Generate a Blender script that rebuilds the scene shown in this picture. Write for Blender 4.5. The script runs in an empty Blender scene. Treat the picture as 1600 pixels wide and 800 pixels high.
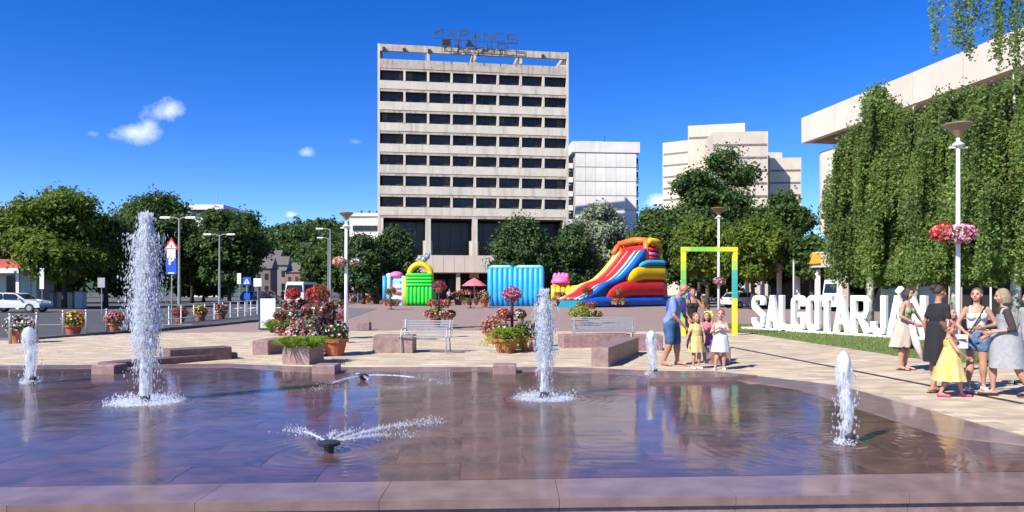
import bpy, bmesh, math, random
import numpy as np
from mathutils import Vector, Matrix, noise
R = math.radians
random.seed(7); RNG = np.random.default_rng(7)
SC = bpy.context.scene
COL = SC.collection
# ------------------------------------------------------------------ camera, sky, sun, exposure
H = 1.68; F = 1150.0; HY = 452.0
cam = bpy.data.cameras.new('camera'); camo = bpy.data.objects.new('camera', cam); COL.objects.link(camo)
camo.location = (0, 0, H); camo.rotation_euler = (R(90), 0, 0)
cam.sensor_width = 36; cam.lens = 36 * F / 1600; cam.shift_y = (HY - 400) / 1600
cam.clip_end = 6000; cam.clip_start = 0.1
SC.camera = camo
SUN_AZ = (-0.73, -0.68); SUN_EL = R(41)
sd = Vector((SUN_AZ[0] * math.cos(SUN_EL), SUN_AZ[1] * math.cos(SUN_EL), math.sin(SUN_EL))).normalized()
SC.view_settings.view_transform = 'Standard'; SC.view_settings.look = 'None'
SC.view_settings.gamma = 1; SC.view_settings.exposure = 0.85
w = bpy.data.worlds.new('World'); SC.world = w; w.use_nodes = True
wn = w.node_tree.nodes; wl = w.node_tree.links; wn.clear()
wo = wn.new('ShaderNodeOutputWorld'); bg = wn.new('ShaderNodeBackground'); bg.inputs[1].default_value = 0.128
sky = wn.new('ShaderNodeTexSky'); sky.sky_type = 'NISHITA'; sky.sun_disc = False
sky.sun_elevation = SUN_EL; sky.sun_rotation = math.atan2(SUN_AZ[0], SUN_AZ[1]) % (2 * math.pi)
sky.ozone_density = 3.0; sky.air_density = 0.63; sky.dust_density = 0.0; sky.altitude = 300
hs = wn.new('ShaderNodeHueSaturation'); hs.inputs['Saturation'].default_value = 1.35; hs.inputs['Hue'].default_value = 0.517
wl.new(sky.outputs[0], hs.inputs['Color'])
tc = wn.new('ShaderNodeTexCoord')
prev = hs.outputs[0]
def math_node(nt, op, a, b=None, clamp=False):
    n = nt.nodes.new('ShaderNodeMath'); n.operation = op; n.use_clamp = clamp
    for i, v in enumerate((a, b)):
        if v is None: continue
        if isinstance(v, (int, float)): n.inputs[i].default_value = v
        else: nt.links.new(v, n.inputs[i])
    return n.outputs[0]
def cloud(px, py, hw, hh, strength, seed, tilt=0.0):
    """a small cumulus far off, placed by its direction in the sky"""
    global prev
    d = Vector(((px - 800) / F, 1, (HY - py) / F)).normalized()
    yaw = math.atan2(d.x, d.y); pit = math.asin(d.z)
    mp = wn.new('ShaderNodeMapping'); mp.vector_type = 'POINT'
    wl.new(tc.outputs['Generated'], mp.inputs[0])
    # rotate so that the cloud's direction becomes +Y, then scale
    m = Matrix.Rotation(tilt, 3, 'Y') @ Matrix.Rotation(-pit, 3, 'X') @ Matrix.Rotation(yaw, 3, 'Z')
    mp.inputs['Rotation'].default_value = m.to_euler('XYZ')
    sp = wn.new('ShaderNodeSeparateXYZ'); wl.new(mp.outputs[0], sp.inputs[0])
    nz = wn.new('ShaderNodeTexNoise'); nz.inputs['Scale'].default_value = 17; nz.inputs['Detail'].default_value = 7
    nz.inputs['Roughness'].default_value = 0.62
    off = wn.new('ShaderNodeVectorMath'); off.operation = 'ADD'; off.inputs[1].default_value = (seed, seed * 1.7, 0)
    wl.new(tc.outputs['Generated'], off.inputs[0]); wl.new(off.outputs[0], nz.inputs['Vector'])
    nt = w.node_tree
    u = math_node(nt, 'DIVIDE', sp.outputs[0], hw / F); v = math_node(nt, 'DIVIDE', sp.outputs[2], hh / F)
    r = math_node(nt, 'SQRT', math_node(nt, 'ADD', math_node(nt, 'MULTIPLY', u, u), math_node(nt, 'MULTIPLY', v, v)))
    front = math_node(nt, 'GREATER_THAN', sp.outputs[1], 0.0)
    k = math_node(nt, 'SUBTRACT', math_node(nt, 'ADD', 1.0, math_node(nt, 'MULTIPLY', math_node(nt, 'SUBTRACT', nz.outputs[0], 0.5), 3.4)), r)
    k = math_node(nt, 'MULTIPLY', k, .9, True)
    k = math_node(nt, 'MULTIPLY', math_node(nt, 'MULTIPLY', k, strength), front)
    mx = wn.new('ShaderNodeMix'); mx.data_type = 'RGBA'
    wl.new(k, mx.inputs[0]); wl.new(prev, mx.inputs[6]); mx.inputs[7].default_value = (5.4, 5.7, 6.3, 1)
    prev = mx.outputs[2]
cloud(212, 207, 42, 14, 0.7, 3.1, 0.1); cloud(236, 192, 34, 14, 0.6, 5.2, 0.5); cloud(262, 175, 34, 16, 0.75, 7.7, 0.3)
cloud(478, 238, 17, 9, 0.5, 1.2); cloud(456, 335, 9, 5, 0.75, 4.2)
cloud(1028, 316, 19, 13, 0.95, 9.3); cloud(556, 221, 14, 5, 0.2, 5.9); cloud(145, 209, 8, 4, 0.2, 2.9)
wl.new(prev, bg.inputs[0]); wl.new(bg.outputs[0], wo.inputs[0])
sun = bpy.data.lights.new('sun', 'SUN'); sun.energy = 4.6; sun.angle = R(0.53); sun.color = (1.0, 0.95, 0.87)
suno = bpy.data.objects.new('sun', sun); COL.objects.link(suno); suno.location = (-30, -20, 60)
suno.rotation_euler = sd.to_track_quat('Z', 'Y').to_euler()
SC.cycles.max_bounces = 8; SC.cycles.transparent_max_bounces = 24
SC.cycles.caustics_reflective = False; SC.cycles.caustics_refractive = False

# ------------------------------------------------------------------ helpers
def P(px, py, Y):
    """point at distance Y on the ray of photo pixel px, py"""
    return Vector(((px - 800) / F * Y, Y, H - (py - HY) / F * Y))
def G(px, py, z=0.0):
    Y = (H - z) * F / (py - HY)
    return Vector(((px - 800) / F * Y, Y, z))
class MB:
    def __init__(s): s.v = []; s.f = []
    def add(s, vs, fs):
        o = len(s.v); s.v += [tuple(p) for p in vs]; s.f += [tuple(i + o for i in f) for f in fs]; return s
    def box(s, c, d, rz=0.0, rot=None, taper=1.0):
        m = rot if rot is not None else Matrix.Rotation(rz, 3, 'Z')
        c = Vector(c); vs = []
        for k in (-1, 1):
            t = taper if k > 0 else 1
            for a, b in ((-1, -1), (1, -1), (1, 1), (-1, 1)):
                vs.append(c + m @ Vector((a * d[0] / 2 * t, b * d[1] / 2 * t, k * d[2] / 2)))
        return s.add(vs, [(3, 2, 1, 0), (4, 5, 6, 7), (0, 1, 5, 4), (1, 2, 6, 5), (2, 3, 7, 6), (3, 0, 4, 7)])
    def bbox(s, c, d, b=0.02, rz=0.0):
        """box with a chamfered top and upright edges"""
        x, y, z = d[0] / 2, d[1] / 2, d[2] / 2; c = Vector(c); m = Matrix.Rotation(rz, 3, 'Z'); vs = []
        def ring(e, zz, bb):
            for (p, q) in ((-x + e, -y + e), (x - e, -y + e), (x - e, y - e), (-x + e, y - e)):
                sx = 1 if p > 0 else -1; sy = 1 if q > 0 else -1
                a = (p - sx * bb, q); b2 = (p, q - sy * bb)
                pr = (a, b2) if sx * sy < 0 else (b2, a)
                for t in pr: vs.append(c + m @ Vector((t[0], t[1], zz)))
        ring(0, -z, b); ring(0, z - b, b); ring(b, z, b * .5)
        fs = [tuple(reversed(range(8))), tuple(range(16, 24))]
        for r in (0, 8):
            for i in range(8): fs.append((r + i, r + (i + 1) % 8, r + 8 + (i + 1) % 8, r + 8 + i))
        return s.add(vs, fs)
    def prism(s, poly, z0, z1):
        n = len(poly); vs = [(p[0], p[1], z0) for p in poly] + [(p[0], p[1], z1) for p in poly]
        return s.add(vs, [tuple(reversed(range(n))), tuple(range(n, 2 * n))] + [(i, (i + 1) % n, n + (i + 1) % n, n + i) for i in range(n)])
    def tube(s, pts, rad, seg=10, cap=True, ry=None):
        pts = [Vector(p) for p in pts]; n = len(pts); o = len(s.v)
        if not hasattr(rad, '__len__'): rad = [rad] * n
        prevx = None; vs = []
        for i, p in enumerate(pts):
            t = (pts[min(i + 1, n - 1)] - pts[max(i - 1, 0)])
            t = t.normalized() if t.length > 1e-9 else Vector((0, 0, 1))
            if prevx is None:
                prevx = t.orthogonal().normalized() if abs(t.z) < .9 else Vector((1, 0, 0))
            x = (prevx - t * prevx.dot(t)); x = x.normalized() if x.length > 1e-6 else t.orthogonal().normalized()
            prevx = x; y = t.cross(x)
            for k in range(seg):
                a = 2 * math.pi * k / seg
                vs.append(p + x * (math.cos(a) * rad[i]) + y * (math.sin(a) * rad[i] * (ry or 1)))
        fs = [(i * seg + k, i * seg + (k + 1) % seg, (i + 1) * seg + (k + 1) % seg, (i + 1) * seg + k) for i in range(n - 1) for k in range(seg)]
        if cap: fs += [tuple(reversed(range(seg))), tuple(range((n - 1) * seg, n * seg))]
        return s.add(vs, fs)
    def lathe(s, prof, c=(0, 0, 0), seg=20, sx=1, sy=1):
        c = Vector(c); vs = []
        for r, z in prof:
            for k in range(seg):
                a = 2 * math.pi * k / seg; vs.append(c + Vector((math.cos(a) * r * sx, math.sin(a) * r * sy, z)))
        n = len(prof)
        fs = [(i * seg + k, i * seg + (k + 1) % seg, (i + 1) * seg + (k + 1) % seg, (i + 1) * seg + k) for i in range(n - 1) for k in range(seg)]
        fs += [tuple(reversed(range(seg))), tuple(range((n - 1) * seg, n * seg))]
        return s.add(vs, fs)
    def ball(s, c, r, seg=12, rings=8, rot=None):
        r = (r, r, r) if not hasattr(r, '__len__') else r; c = Vector(c); vs = []
        m = rot if rot is not None else Matrix.Identity(3)
        for i in range(1, rings):
            t = math.pi * i / rings
            for k in range(seg):
                a = 2 * math.pi * k / seg
                vs.append(c + m @ Vector((r[0] * math.sin(t) * math.cos(a), r[1] * math.sin(t) * math.sin(a), -r[2] * math.cos(t))))
        b = len(vs); vs += [c + m @ Vector((0, 0, -r[2])), c + m @ Vector((0, 0, r[2]))]
        fs = [(i * seg + k, i * seg + (k + 1) % seg, (i + 1) * seg + (k + 1) % seg, (i + 1) * seg + k) for i in range(rings - 2) for k in range(seg)]
        fs += [(b, (k + 1) % seg, k) for k in range(seg)] + [(b + 1, (rings - 2) * seg + k, (rings - 2) * seg + (k + 1) % seg) for k in range(seg)]
        return s.add(vs, fs)
    def loft(s, rings, seg=20, wav=None):
        """rings: (centre, rx, ry); closed at both ends"""
        vs = []
        for j, (c, rx, ry) in enumerate(rings):
            for k in range(seg):
                a = 2 * math.pi * k / seg; q = 1 + (wav(a, j) if wav else 0)
                vs.append((c[0] + math.cos(a) * rx * q, c[1] + math.sin(a) * ry * q, c[2]))
        n = len(rings)
        fs = [(i * seg + k, i * seg + (k + 1) % seg, (i + 1) * seg + (k + 1) % seg, (i + 1) * seg + k) for i in range(n - 1) for k in range(seg)]
        fs += [tuple(reversed(range(seg))), tuple(range((n - 1) * seg, n * seg))]
        return s.add(vs, fs)
    def mesh(s, name, smooth=False):
        me = bpy.data.meshes.new(name); me.from_pydata(s.v, [], s.f); me.update()
        if smooth: me.polygons.foreach_set('use_smooth', [True] * len(me.polygons))
        return me
    def build(s, name, mat, parent=None, smooth=False, **kw):
        me = s.mesh(name, smooth)
        return link(name, me, mat, parent, **kw)
def link(name, me, mat=None, parent=None, loc=None, rz=None, label=None, cat=None, group=None, kind=None, auto=None):
    o = bpy.data.objects.new(name, me); COL.objects.link(o)
    if mat is not None and me is not None and len(me.materials) == 0: me.materials.append(mat)
    if parent is not None: o.parent = parent
    if loc is not None: o.location = loc
    if rz is not None: o.rotation_euler = (0, 0, rz)
    tag(o, label, cat, group, kind)
    if auto: smooth_angle(me, auto)
    return o
def smooth_angle(me, deg):
    me.polygons.foreach_set('use_smooth', [True] * len(me.polygons))
    bm = bmesh.new(); bm.from_mesh(me)
    for e in bm.edges:
        if len(e.link_faces) == 2 and e.calc_face_angle(0) > R(deg): e.smooth = False
    bm.to_mesh(me); bm.free()
def tag(o, label=None, cat=None, group=None, kind=None):
    if label: o['label'] = label
    if cat: o['category'] = cat
    if group: o['group'] = group
    if kind: o['kind'] = kind
    return o
def empty(name, loc, rz=0, **kw):
    o = bpy.data.objects.new(name, None); COL.objects.link(o); o.location = loc; o.rotation_euler = (0, 0, rz)
    o.empty_display_size = .2
    return tag(o, **kw)
CH = {}
def copy_tree(o, parent=None, **kw):
    c = o.copy(); COL.objects.link(c); c.parent = parent
    for ch in list(o.children): copy_tree(ch, c)
    tag(c, **kw)
    return c
def npmesh(name, V, Fq):
    """V (n,3), Fq (m,k) all the same k"""
    me = bpy.data.meshes.new(name); k = Fq.shape[1]
    me.vertices.add(len(V)); me.vertices.foreach_set('co', V.astype(np.float32).ravel())
    me.loops.add(Fq.size); me.loops.foreach_set('vertex_index', Fq.astype(np.int32).ravel())
    me.polygons.add(len(Fq)); me.polygons.foreach_set('loop_start', np.arange(0, Fq.size, k, dtype=np.int32))
    me.polygons.foreach_set('loop_total', np.full(len(Fq), k, dtype=np.int32))
    me.polygons.foreach_set('use_smooth', np.zeros(len(Fq), dtype=bool)); me.update(calc_edges=True); me.validate()
    return me
def unit(n, rng=RNG):
    a = rng.normal(size=(n, 3)); return a / np.linalg.norm(a, axis=1, keepdims=True)
def leaf_quads(C, size, rng=RNG, aspect=.55, normal=None, spread=.8, down=0.0):
    """one folded leaf (two triangles across a fold as a diamond quad) per centre"""
    n = len(C); s = size * rng.uniform(.65, 1.35, size=(n, 1))
    nr = unit(n, rng) if normal is None else normal + spread * unit(n, rng)
    nr /= np.linalg.norm(nr, axis=1, keepdims=True) + 1e-9
    t = unit(n, rng); t[:, 2] -= down; t -= nr * np.sum(t * nr, axis=1, keepdims=True); t /= np.linalg.norm(t, axis=1, keepdims=True) + 1e-9
    b = np.cross(nr, t)
    V = np.stack([C - t * s, C - b * s * aspect + nr * s * .12, C + t * s, C + b * s * aspect + nr * s * .12], axis=1).reshape(-1, 3)
    return V, np.arange(4 * n).reshape(-1, 4)
def merge(parts):
    V = []; Fs = []; o = 0
    for v, f in parts: V.append(v); Fs.append(f + o); o += len(v)
    return np.concatenate(V), np.concatenate(Fs)

# ------------------------------------------------------------------ materials
MATS = {}
def mat(name, col, rough=.7, col2=None, scale=6.0, bump=0.0, bscale=40.0, metal=0.0, coat=0.0, spec=.5, island=0.0, obj=0.0, trans=0.0,
        detail=5, emit=None, coords='Object', stain=None, sheen=0, alpha=None, ior=None):
    """principled surface whose colour drifts between col and col2; island / obj vary it per piece"""
    m = bpy.data.materials.new(name); m.use_nodes = True; nt = m.node_tree; N = nt.nodes; L = nt.links
    b = N['Principled BSDF']; b.inputs['Roughness'].default_value = rough; b.inputs['Metallic'].default_value = metal
    b.inputs['Coat Weight'].default_value = coat; b.inputs['Coat Roughness'].default_value = .07; b.inputs['Specular IOR Level'].default_value = spec
    if ior: b.inputs['IOR'].default_value = ior
    if sheen: b.inputs['Sheen Weight'].default_value = sheen
    col2 = col2 or tuple(c * .82 for c in col)
    t = N.new('ShaderNodeTexCoord'); nz = N.new('ShaderNodeTexNoise'); nz.inputs['Scale'].default_value = scale; nz.inputs['Detail'].default_value = detail
    if coords == 'World':
        wp = N.new('ShaderNodeNewGeometry'); wm = N.new('ShaderNodeMapping'); wm.inputs['Scale'].default_value = (.7, 2.2, 1); L.new(wp.outputs['Position'], wm.inputs[0]); L.new(wm.outputs[0], nz.inputs['Vector']); coords = 'Object'
    else: L.new(t.outputs[coords], nz.inputs['Vector'])
    mr = N.new('ShaderNodeMapRange'); mr.inputs[1].default_value = .32; mr.inputs[2].default_value = .68; L.new(nz.outputs[0], mr.inputs[0])
    mx = N.new('ShaderNodeMix'); mx.data_type = 'RGBA'; mx.inputs[6].default_value = (*col, 1); mx.inputs[7].default_value = (*col2, 1)
    L.new(mr.outputs[0], mx.inputs[0]); out = mx.outputs[2]
    if stain:
        sc_, colr, amt = stain
        mp = N.new('ShaderNodeMapping'); mp.inputs['Scale'].default_value = (1, 1, .12); L.new(t.outputs[coords], mp.inputs[0])
        n3 = N.new('ShaderNodeTexNoise'); n3.inputs['Scale'].default_value = sc_; n3.inputs['Detail'].default_value = 6; L.new(mp.outputs[0], n3.inputs['Vector'])
        r3 = N.new('ShaderNodeMapRange'); r3.inputs[1].default_value = .5; r3.inputs[2].default_value = .75; r3.inputs[4].default_value = amt; L.new(n3.outputs[0], r3.inputs[0])
        m3 = N.new('ShaderNodeMix'); m3.data_type = 'RGBA'; L.new(r3.outputs[0], m3.inputs[0]); L.new(out, m3.inputs[6]); m3.inputs[7].default_value = (*colr, 1); out = m3.outputs[2]
    if island or obj:
        g = N.new('ShaderNodeNewGeometry'); oi = N.new('ShaderNodeObjectInfo')
        a = math_node(nt, 'MULTIPLY', g.outputs['Random Per Island'], 1.0 if island else 0.0)
        c = math_node(nt, 'ADD', a, oi.outputs['Random'] if obj else 0.0)
        fr = math_node(nt, 'FRACT', c)
        amt = max(island, obj)
        val = math_node(nt, 'ADD', math_node(nt, 'MULTIPLY', fr, 2 * amt), 1 - amt)
        h2 = N.new('ShaderNodeHueSaturation'); L.new(out, h2.inputs['Color']); L.new(val, h2.inputs['Value'])
        fr2 = math_node(nt, 'FRACT', math_node(nt, 'MULTIPLY', fr, 7.31))
        L.new(math_node(nt, 'ADD', math_node(nt, 'MULTIPLY', fr2, .05 * amt / .3), .5 - .025 * amt / .3), h2.inputs['Hue'])
        out = h2.outputs[0]
    L.new(out, b.inputs['Base Color'])
    if bump:
        n2 = N.new('ShaderNodeTexNoise'); n2.inputs['Scale'].default_value = bscale; n2.inputs['Detail'].default_value = 4
        L.new(t.outputs[coords], n2.inputs['Vector']); bp = N.new('ShaderNodeBump'); bp.inputs['Strength'].default_value = bump; bp.inputs['Distance'].default_value = .02
        L.new(n2.outputs[0], bp.inputs['Height']); L.new(bp.outputs[0], b.inputs['Normal'])
    if trans:
        tr = N.new('ShaderNodeBsdfTranslucent'); ms = N.new('ShaderNodeMixShader'); ms.inputs[0].default_value = trans
        h3 = N.new('ShaderNodeHueSaturation'); h3.inputs['Value'].default_value = 1.5; h3.inputs['Hue'].default_value = .49; L.new(out, h3.inputs['Color']); L.new(h3.outputs[0], tr.inputs[0])
        L.new(b.outputs[0], ms.inputs[1]); L.new(tr.outputs[0], ms.inputs[2]); L.new(ms.outputs[0], N['Material Output'].inputs[0])
    if emit: b.inputs['Emission Color'].default_value = (*col, 1); b.inputs['Emission Strength'].default_value = emit
    MATS[name] = m
    return m
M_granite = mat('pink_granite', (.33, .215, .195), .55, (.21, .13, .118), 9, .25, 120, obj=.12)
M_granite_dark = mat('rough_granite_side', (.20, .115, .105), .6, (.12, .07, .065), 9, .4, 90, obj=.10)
M_wet = mat('wet_granite', (.155, .078, .058), .38, (.068, .036, .029), 2.6, .05, 60, obj=.16, detail=8, spec=.5)
M_coping = mat('coping_granite', (.25, .165, .145), .4, (.16, .105, .092), 3.5, .12, 90, obj=.06, detail=8, spec=.5, coat=.35)
M_paver = mat('cream_paver', (.56, .46, .315), .85, (.385, .30, .215), 1.5, .05, 50, island=.17, obj=.17, coords='World')
M_brownpave = mat('brown_paving', (.27, .20, .16), .9, (.245, .165, .145), 1.2, .3, 30, island=.1)
M_asphalt = mat('asphalt', (.075, .075, .08), .9, (.05, .05, .053), 1.5, .3, 60)
M_path = mat('grey_path', (.16, .15, .15), .9, (.12, .115, .115), 1.5, .2, 60)
M_ground = mat('grey_ground', (.11, .10, .085), .95, (.075, .07, .06), .3, .3, 10)
M_line = mat('road_paint', (.75, .75, .72), .8)
M_grass = mat('lawn', (.10, .16, .03), .9, (.15, .17, .05), 3, .8, 60)
M_blade = mat('grass_blade', (.13, .22, .035), .7, (.22, .24, .07), 2, island=.3, trans=.35)
M_conc = mat('beige_concrete', (.61, .55, .445), .85, (.52, .47, .38), .5, .15, 3, stain=(1.1, (.24, .20, .16), .6), obj=.04)
M_concdark = mat('stained_concrete', (.50, .43, .355), .9, (.36, .30, .25), .9, .2, 3, stain=(1.6, (.12, .10, .085), .8), obj=.05)
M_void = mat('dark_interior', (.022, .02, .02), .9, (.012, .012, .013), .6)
M_glassdark = mat('dark_glass', (.028, .032, .036), .25, (.014, .016, .02), .8, spec=.35, obj=.5)
M_frame = mat('brown_frame', (.05, .04, .034), .6)
M_white = mat('white_paint', (.80, .80, .78), .4, (.72, .72, .70), 4)
M_whitewall = mat('white_panel', (.70, .67, .62), .8, (.62, .59, .55), .25, .1, 3, obj=.05, stain=(.7, (.4, .38, .35), .4))
M_cream = mat('cream_render', (.58, .50, .40), .8, (.50, .43, .345), .3, .1, 3, stain=(.5, (.4, .34, .28), .35))
M_terr = mat('terracotta', (.46, .14, .065), .75, (.36, .11, .05), 7, .2, 50, obj=.15)
M_terr2 = mat('faded_terracotta', (.55, .24, .18), .75, (.44, .18, .13), 7, .2, 50, obj=.15)
M_soil = mat('soil', (.06, .04, .03), .95)
M_band = mat('tinted_window_band', (.20, .175, .155), .5, (.13, .115, .105), 1)
M_metal = mat('galvanised_steel', (.42, .43, .44), .45, (.34, .35, .36), 8, metal=.6)
M_darkmetal = mat('dark_metal', (.03, .03, .035), .5)
M_greymetal = mat('grey_painted_metal', (.30, .31, .31), .5, (.24, .25, .25), 4)
M_bark = mat('bark', (.085, .062, .045), .95, (.05, .037, .028), 9, .6, 30)
M_birchbark = mat('birch_bark', (.70, .67, .62), .8, (.16, .14, .13), 5, .4, 20)
M_hill = mat('wooded_hill', (.035, .07, .035), .95, (.018, .04, .022), .03, 1.0, .25)
def leafmat(n, c, c2, tr=.35): return mat(n, c, .55, c2, .45, island=.35, trans=tr, spec=.35, detail=3)
L_lime = leafmat('lime_leaf', (.145, .205, .020), (.075, .125, .015), .4)
L_dark = leafmat('dark_leaf', (.082, .142, .026), (.038, .08, .016), .38)
L_mid = leafmat('mid_leaf', (.075, .125, .02), (.045, .085, .017))
L_silver = leafmat('silver_leaf', (.27, .31, .20), (.17, .21, .12), .2)
L_birch = leafmat('birch_leaf', (.235, .33, .085), (.11, .17, .045), .5)
L_conifer = leafmat('yew_leaf', (.035, .08, .02), (.06, .105, .025), .25)
L_fresh = leafmat('fresh_leaf', (.24, .34, .03), (.15, .25, .03), .45)
L_plant = leafmat('plant_leaf', (.055, .10, .025), (.09, .13, .03), .3)
L_coleus = leafmat('bronze_leaf', (.20, .09, .06), (.13, .10, .03), .3)
def petal(n, c, c2=None): return mat(n, c, .6, c2 or tuple(x * .7 for x in c), 14, island=.25, trans=.3)
F_red = petal('red_petal', (.62, .018, .03)); F_pink = petal('pink_petal', (.80, .30, .40), (.65, .12, .25)); F_white = petal('white_petal', (.80, .74, .74), (.8, .55, .60))
F_purple = petal('purple_petal', (.35, .08, .32)); F_orange = petal('orange_petal', (.75, .22, .05)); F_yellow = petal('yellow_petal', (.75, .58, .05)); F_salmon = petal('salmon_petal', (.75, .28, .20))
def inflatable(n, c): return mat(n, c, .42, tuple(x * .82 for x in c), 1.5, .5, 2.2, spec=.5)
I_green = inflatable('green_vinyl', (.03, .62, .05)); I_yellow = inflatable('yellow_vinyl', (.85, .55, .01)); I_blue = inflatable('blue_vinyl', (.01, .10, .55))
I_sky = inflatable('sky_blue_vinyl', (.03, .38, .80)); I_red = inflatable('red_vinyl', (.68, .025, .03)); I_orange = inflatable('orange_vinyl', (.85, .17, .02))
I_pink = inflatable('pink_vinyl', (.85, .16, .45)); I_white = inflatable('white_vinyl', (.8, .78, .75)); I_teal = inflatable('teal_vinyl', (.01, .22, .30)); I_pale = inflatable('pale_blue_vinyl', (.30, .62, .75))
# thin moving water over granite: clear film with fresnel reflection and broken ripples
def water_mat():
    m = bpy.data.materials.new('water_film'); m.use_nodes = True; nt = m.node_tree; N = nt.nodes; L = nt.links; N.remove(N['Principled BSDF'])
    t = N.new('ShaderNodeTexCoord')
    mp = N.new('ShaderNodeMapping'); mp.inputs['Scale'].default_value = (.8, 2.0, 1); L.new(t.outputs['Object'], mp.inputs[0])
    n1 = N.new('ShaderNodeTexNoise'); n1.inputs['Scale'].default_value = 2.4; n1.inputs['Detail'].default_value = 5; L.new(mp.outputs[0], n1.inputs['Vector'])
    n2 = N.new('ShaderNodeTexNoise'); n2.inputs['Scale'].default_value = .38; n2.inputs['Detail'].default_value = 2; L.new(t.outputs['Object'], n2.inputs['Vector'])
    r2 = N.new('ShaderNodeMapRange'); r2.inputs[1].default_value = .42; r2.inputs[2].default_value = .62; r2.inputs[3].default_value = .12; L.new(n2.outputs[0], r2.inputs[0])
    n3 = N.new('ShaderNodeTexNoise'); n3.inputs['Scale'].default_value = 14; n3.inputs['Detail'].default_value = 3; L.new(mp.outputs[0], n3.inputs['Vector'])
    hgt = math_node(nt, 'MULTIPLY', math_node(nt, 'ADD', n1.outputs[0], math_node(nt, 'MULTIPLY', n3.outputs[0], .12)), r2.outputs[0])
    ge0 = N.new('ShaderNodeNewGeometry')      # rings spreading from where the jets fall back
    for (px_, py_, am, ext) in ((228, 628, .5, .55), (851, 622, .45, .6), (1321, 694, .3, .9), (514, 706, .25, .9), (47, 599, .3, 1.0), (1019, 586, .3, 1.0)):
        c_ = G(px_, py_, .024); dn = N.new('ShaderNodeVectorMath'); dn.operation = 'DISTANCE'; L.new(ge0.outputs['Position'], dn.inputs[0]); dn.inputs[1].default_value = c_
        dist = dn.outputs['Value']; wob = math_node(nt, 'ADD', dist, math_node(nt, 'MULTIPLY', n1.outputs[0], .12))
        wv = math_node(nt, 'SINE', math_node(nt, 'MULTIPLY', wob, 46.0)); fo = math_node(nt, 'POWER', 2.718, math_node(nt, 'MULTIPLY', dist, -1.0 / ext * 1.6))
        hgt = math_node(nt, 'ADD', hgt, math_node(nt, 'MULTIPLY', math_node(nt, 'MULTIPLY', wv, fo), am))
    bp = N.new('ShaderNodeBump'); bp.inputs['Strength'].default_value = .27; bp.inputs['Distance'].default_value = .03; L.new(hgt, bp.inputs['Height'])
    ge = N.new('ShaderNodeNewGeometry'); dt = N.new('ShaderNodeVectorMath'); dt.operation = 'DOT_PRODUCT'; L.new(ge.outputs['Incoming'], dt.inputs[0]); L.new(bp.outputs[0], dt.inputs[1])
    cs_ = math_node(nt, 'ABSOLUTE', dt.outputs['Value']); k5 = math_node(nt, 'POWER', math_node(nt, 'SUBTRACT', 1.0, cs_, True), 5.0); fres = math_node(nt, 'ADD', math_node(nt, 'MULTIPLY', k5, .58), .02, True)
    tr = N.new('ShaderNodeBsdfTransparent'); tr.inputs[0].default_value = (.97, .96, .96, 1)
    gl = N.new('ShaderNodeBsdfGlossy'); gl.inputs['Roughness'].default_value = .06; gl.inputs[0].default_value = (1, 1, 1, 1); L.new(bp.outputs[0], gl.inputs['Normal'])
    mx = N.new('ShaderNodeMixShader'); L.new(fres, mx.inputs[0]); L.new(tr.outputs[0], mx.inputs[1]); L.new(gl.outputs[0], mx.inputs[2])
    L.new(mx.outputs[0], N['Material Output'].inputs[0])
    return m
M_water = water_mat()
def spray_mat(n, alpha, c=(.86, .89, .93)):
    m = bpy.data.materials.new(n); m.use_nodes = True; nt = m.node_tree; N = nt.nodes; L = nt.links
    b = N['Principled BSDF']; b.inputs['Base Color'].default_value = (*c, 1); b.inputs['Roughness'].default_value = .12; b.inputs['Specular IOR Level'].default_value = .6
    tl = N.new('ShaderNodeBsdfTranslucent'); tl.inputs[0].default_value = (*c, 1)
    m1 = N.new('ShaderNodeMixShader'); m1.inputs[0].default_value = .45; L.new(b.outputs[0], m1.inputs[1]); L.new(tl.outputs[0], m1.inputs[2])
    tp = N.new('ShaderNodeBsdfTransparent'); m2 = N.new('ShaderNodeMixShader')
    t = N.new('ShaderNodeTexCoord'); mp = N.new('ShaderNodeMapping'); mp.inputs['Scale'].default_value = (1, 1, .22); L.new(t.outputs['Object'], mp.inputs[0])
    nz = N.new('ShaderNodeTexNoise'); nz.inputs['Scale'].default_value = 34; nz.inputs['Detail'].default_value = 4; L.new(mp.outputs[0], nz.inputs['Vector'])
    mr = N.new('ShaderNodeMapRange'); mr.inputs[1].default_value = .38; mr.inputs[2].default_value = .62; mr.inputs[3].default_value = alpha * .35; mr.inputs[4].default_value = min(1, alpha * 1.3); L.new(nz.outputs[0], mr.inputs[0])
    L.new(mr.outputs[0], m2.inputs[0]); L.new(tp.outputs[0], m2.inputs[1]); L.new(m1.outputs[0], m2.inputs[2]); L.new(m2.outputs[0], N['Material Output'].inputs[0])
    return m
W_col = spray_mat('aerated_water', .85); W_drop = spray_mat('water_drops', .62); W_film = spray_mat('clear_water_sheet', .42)
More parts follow.
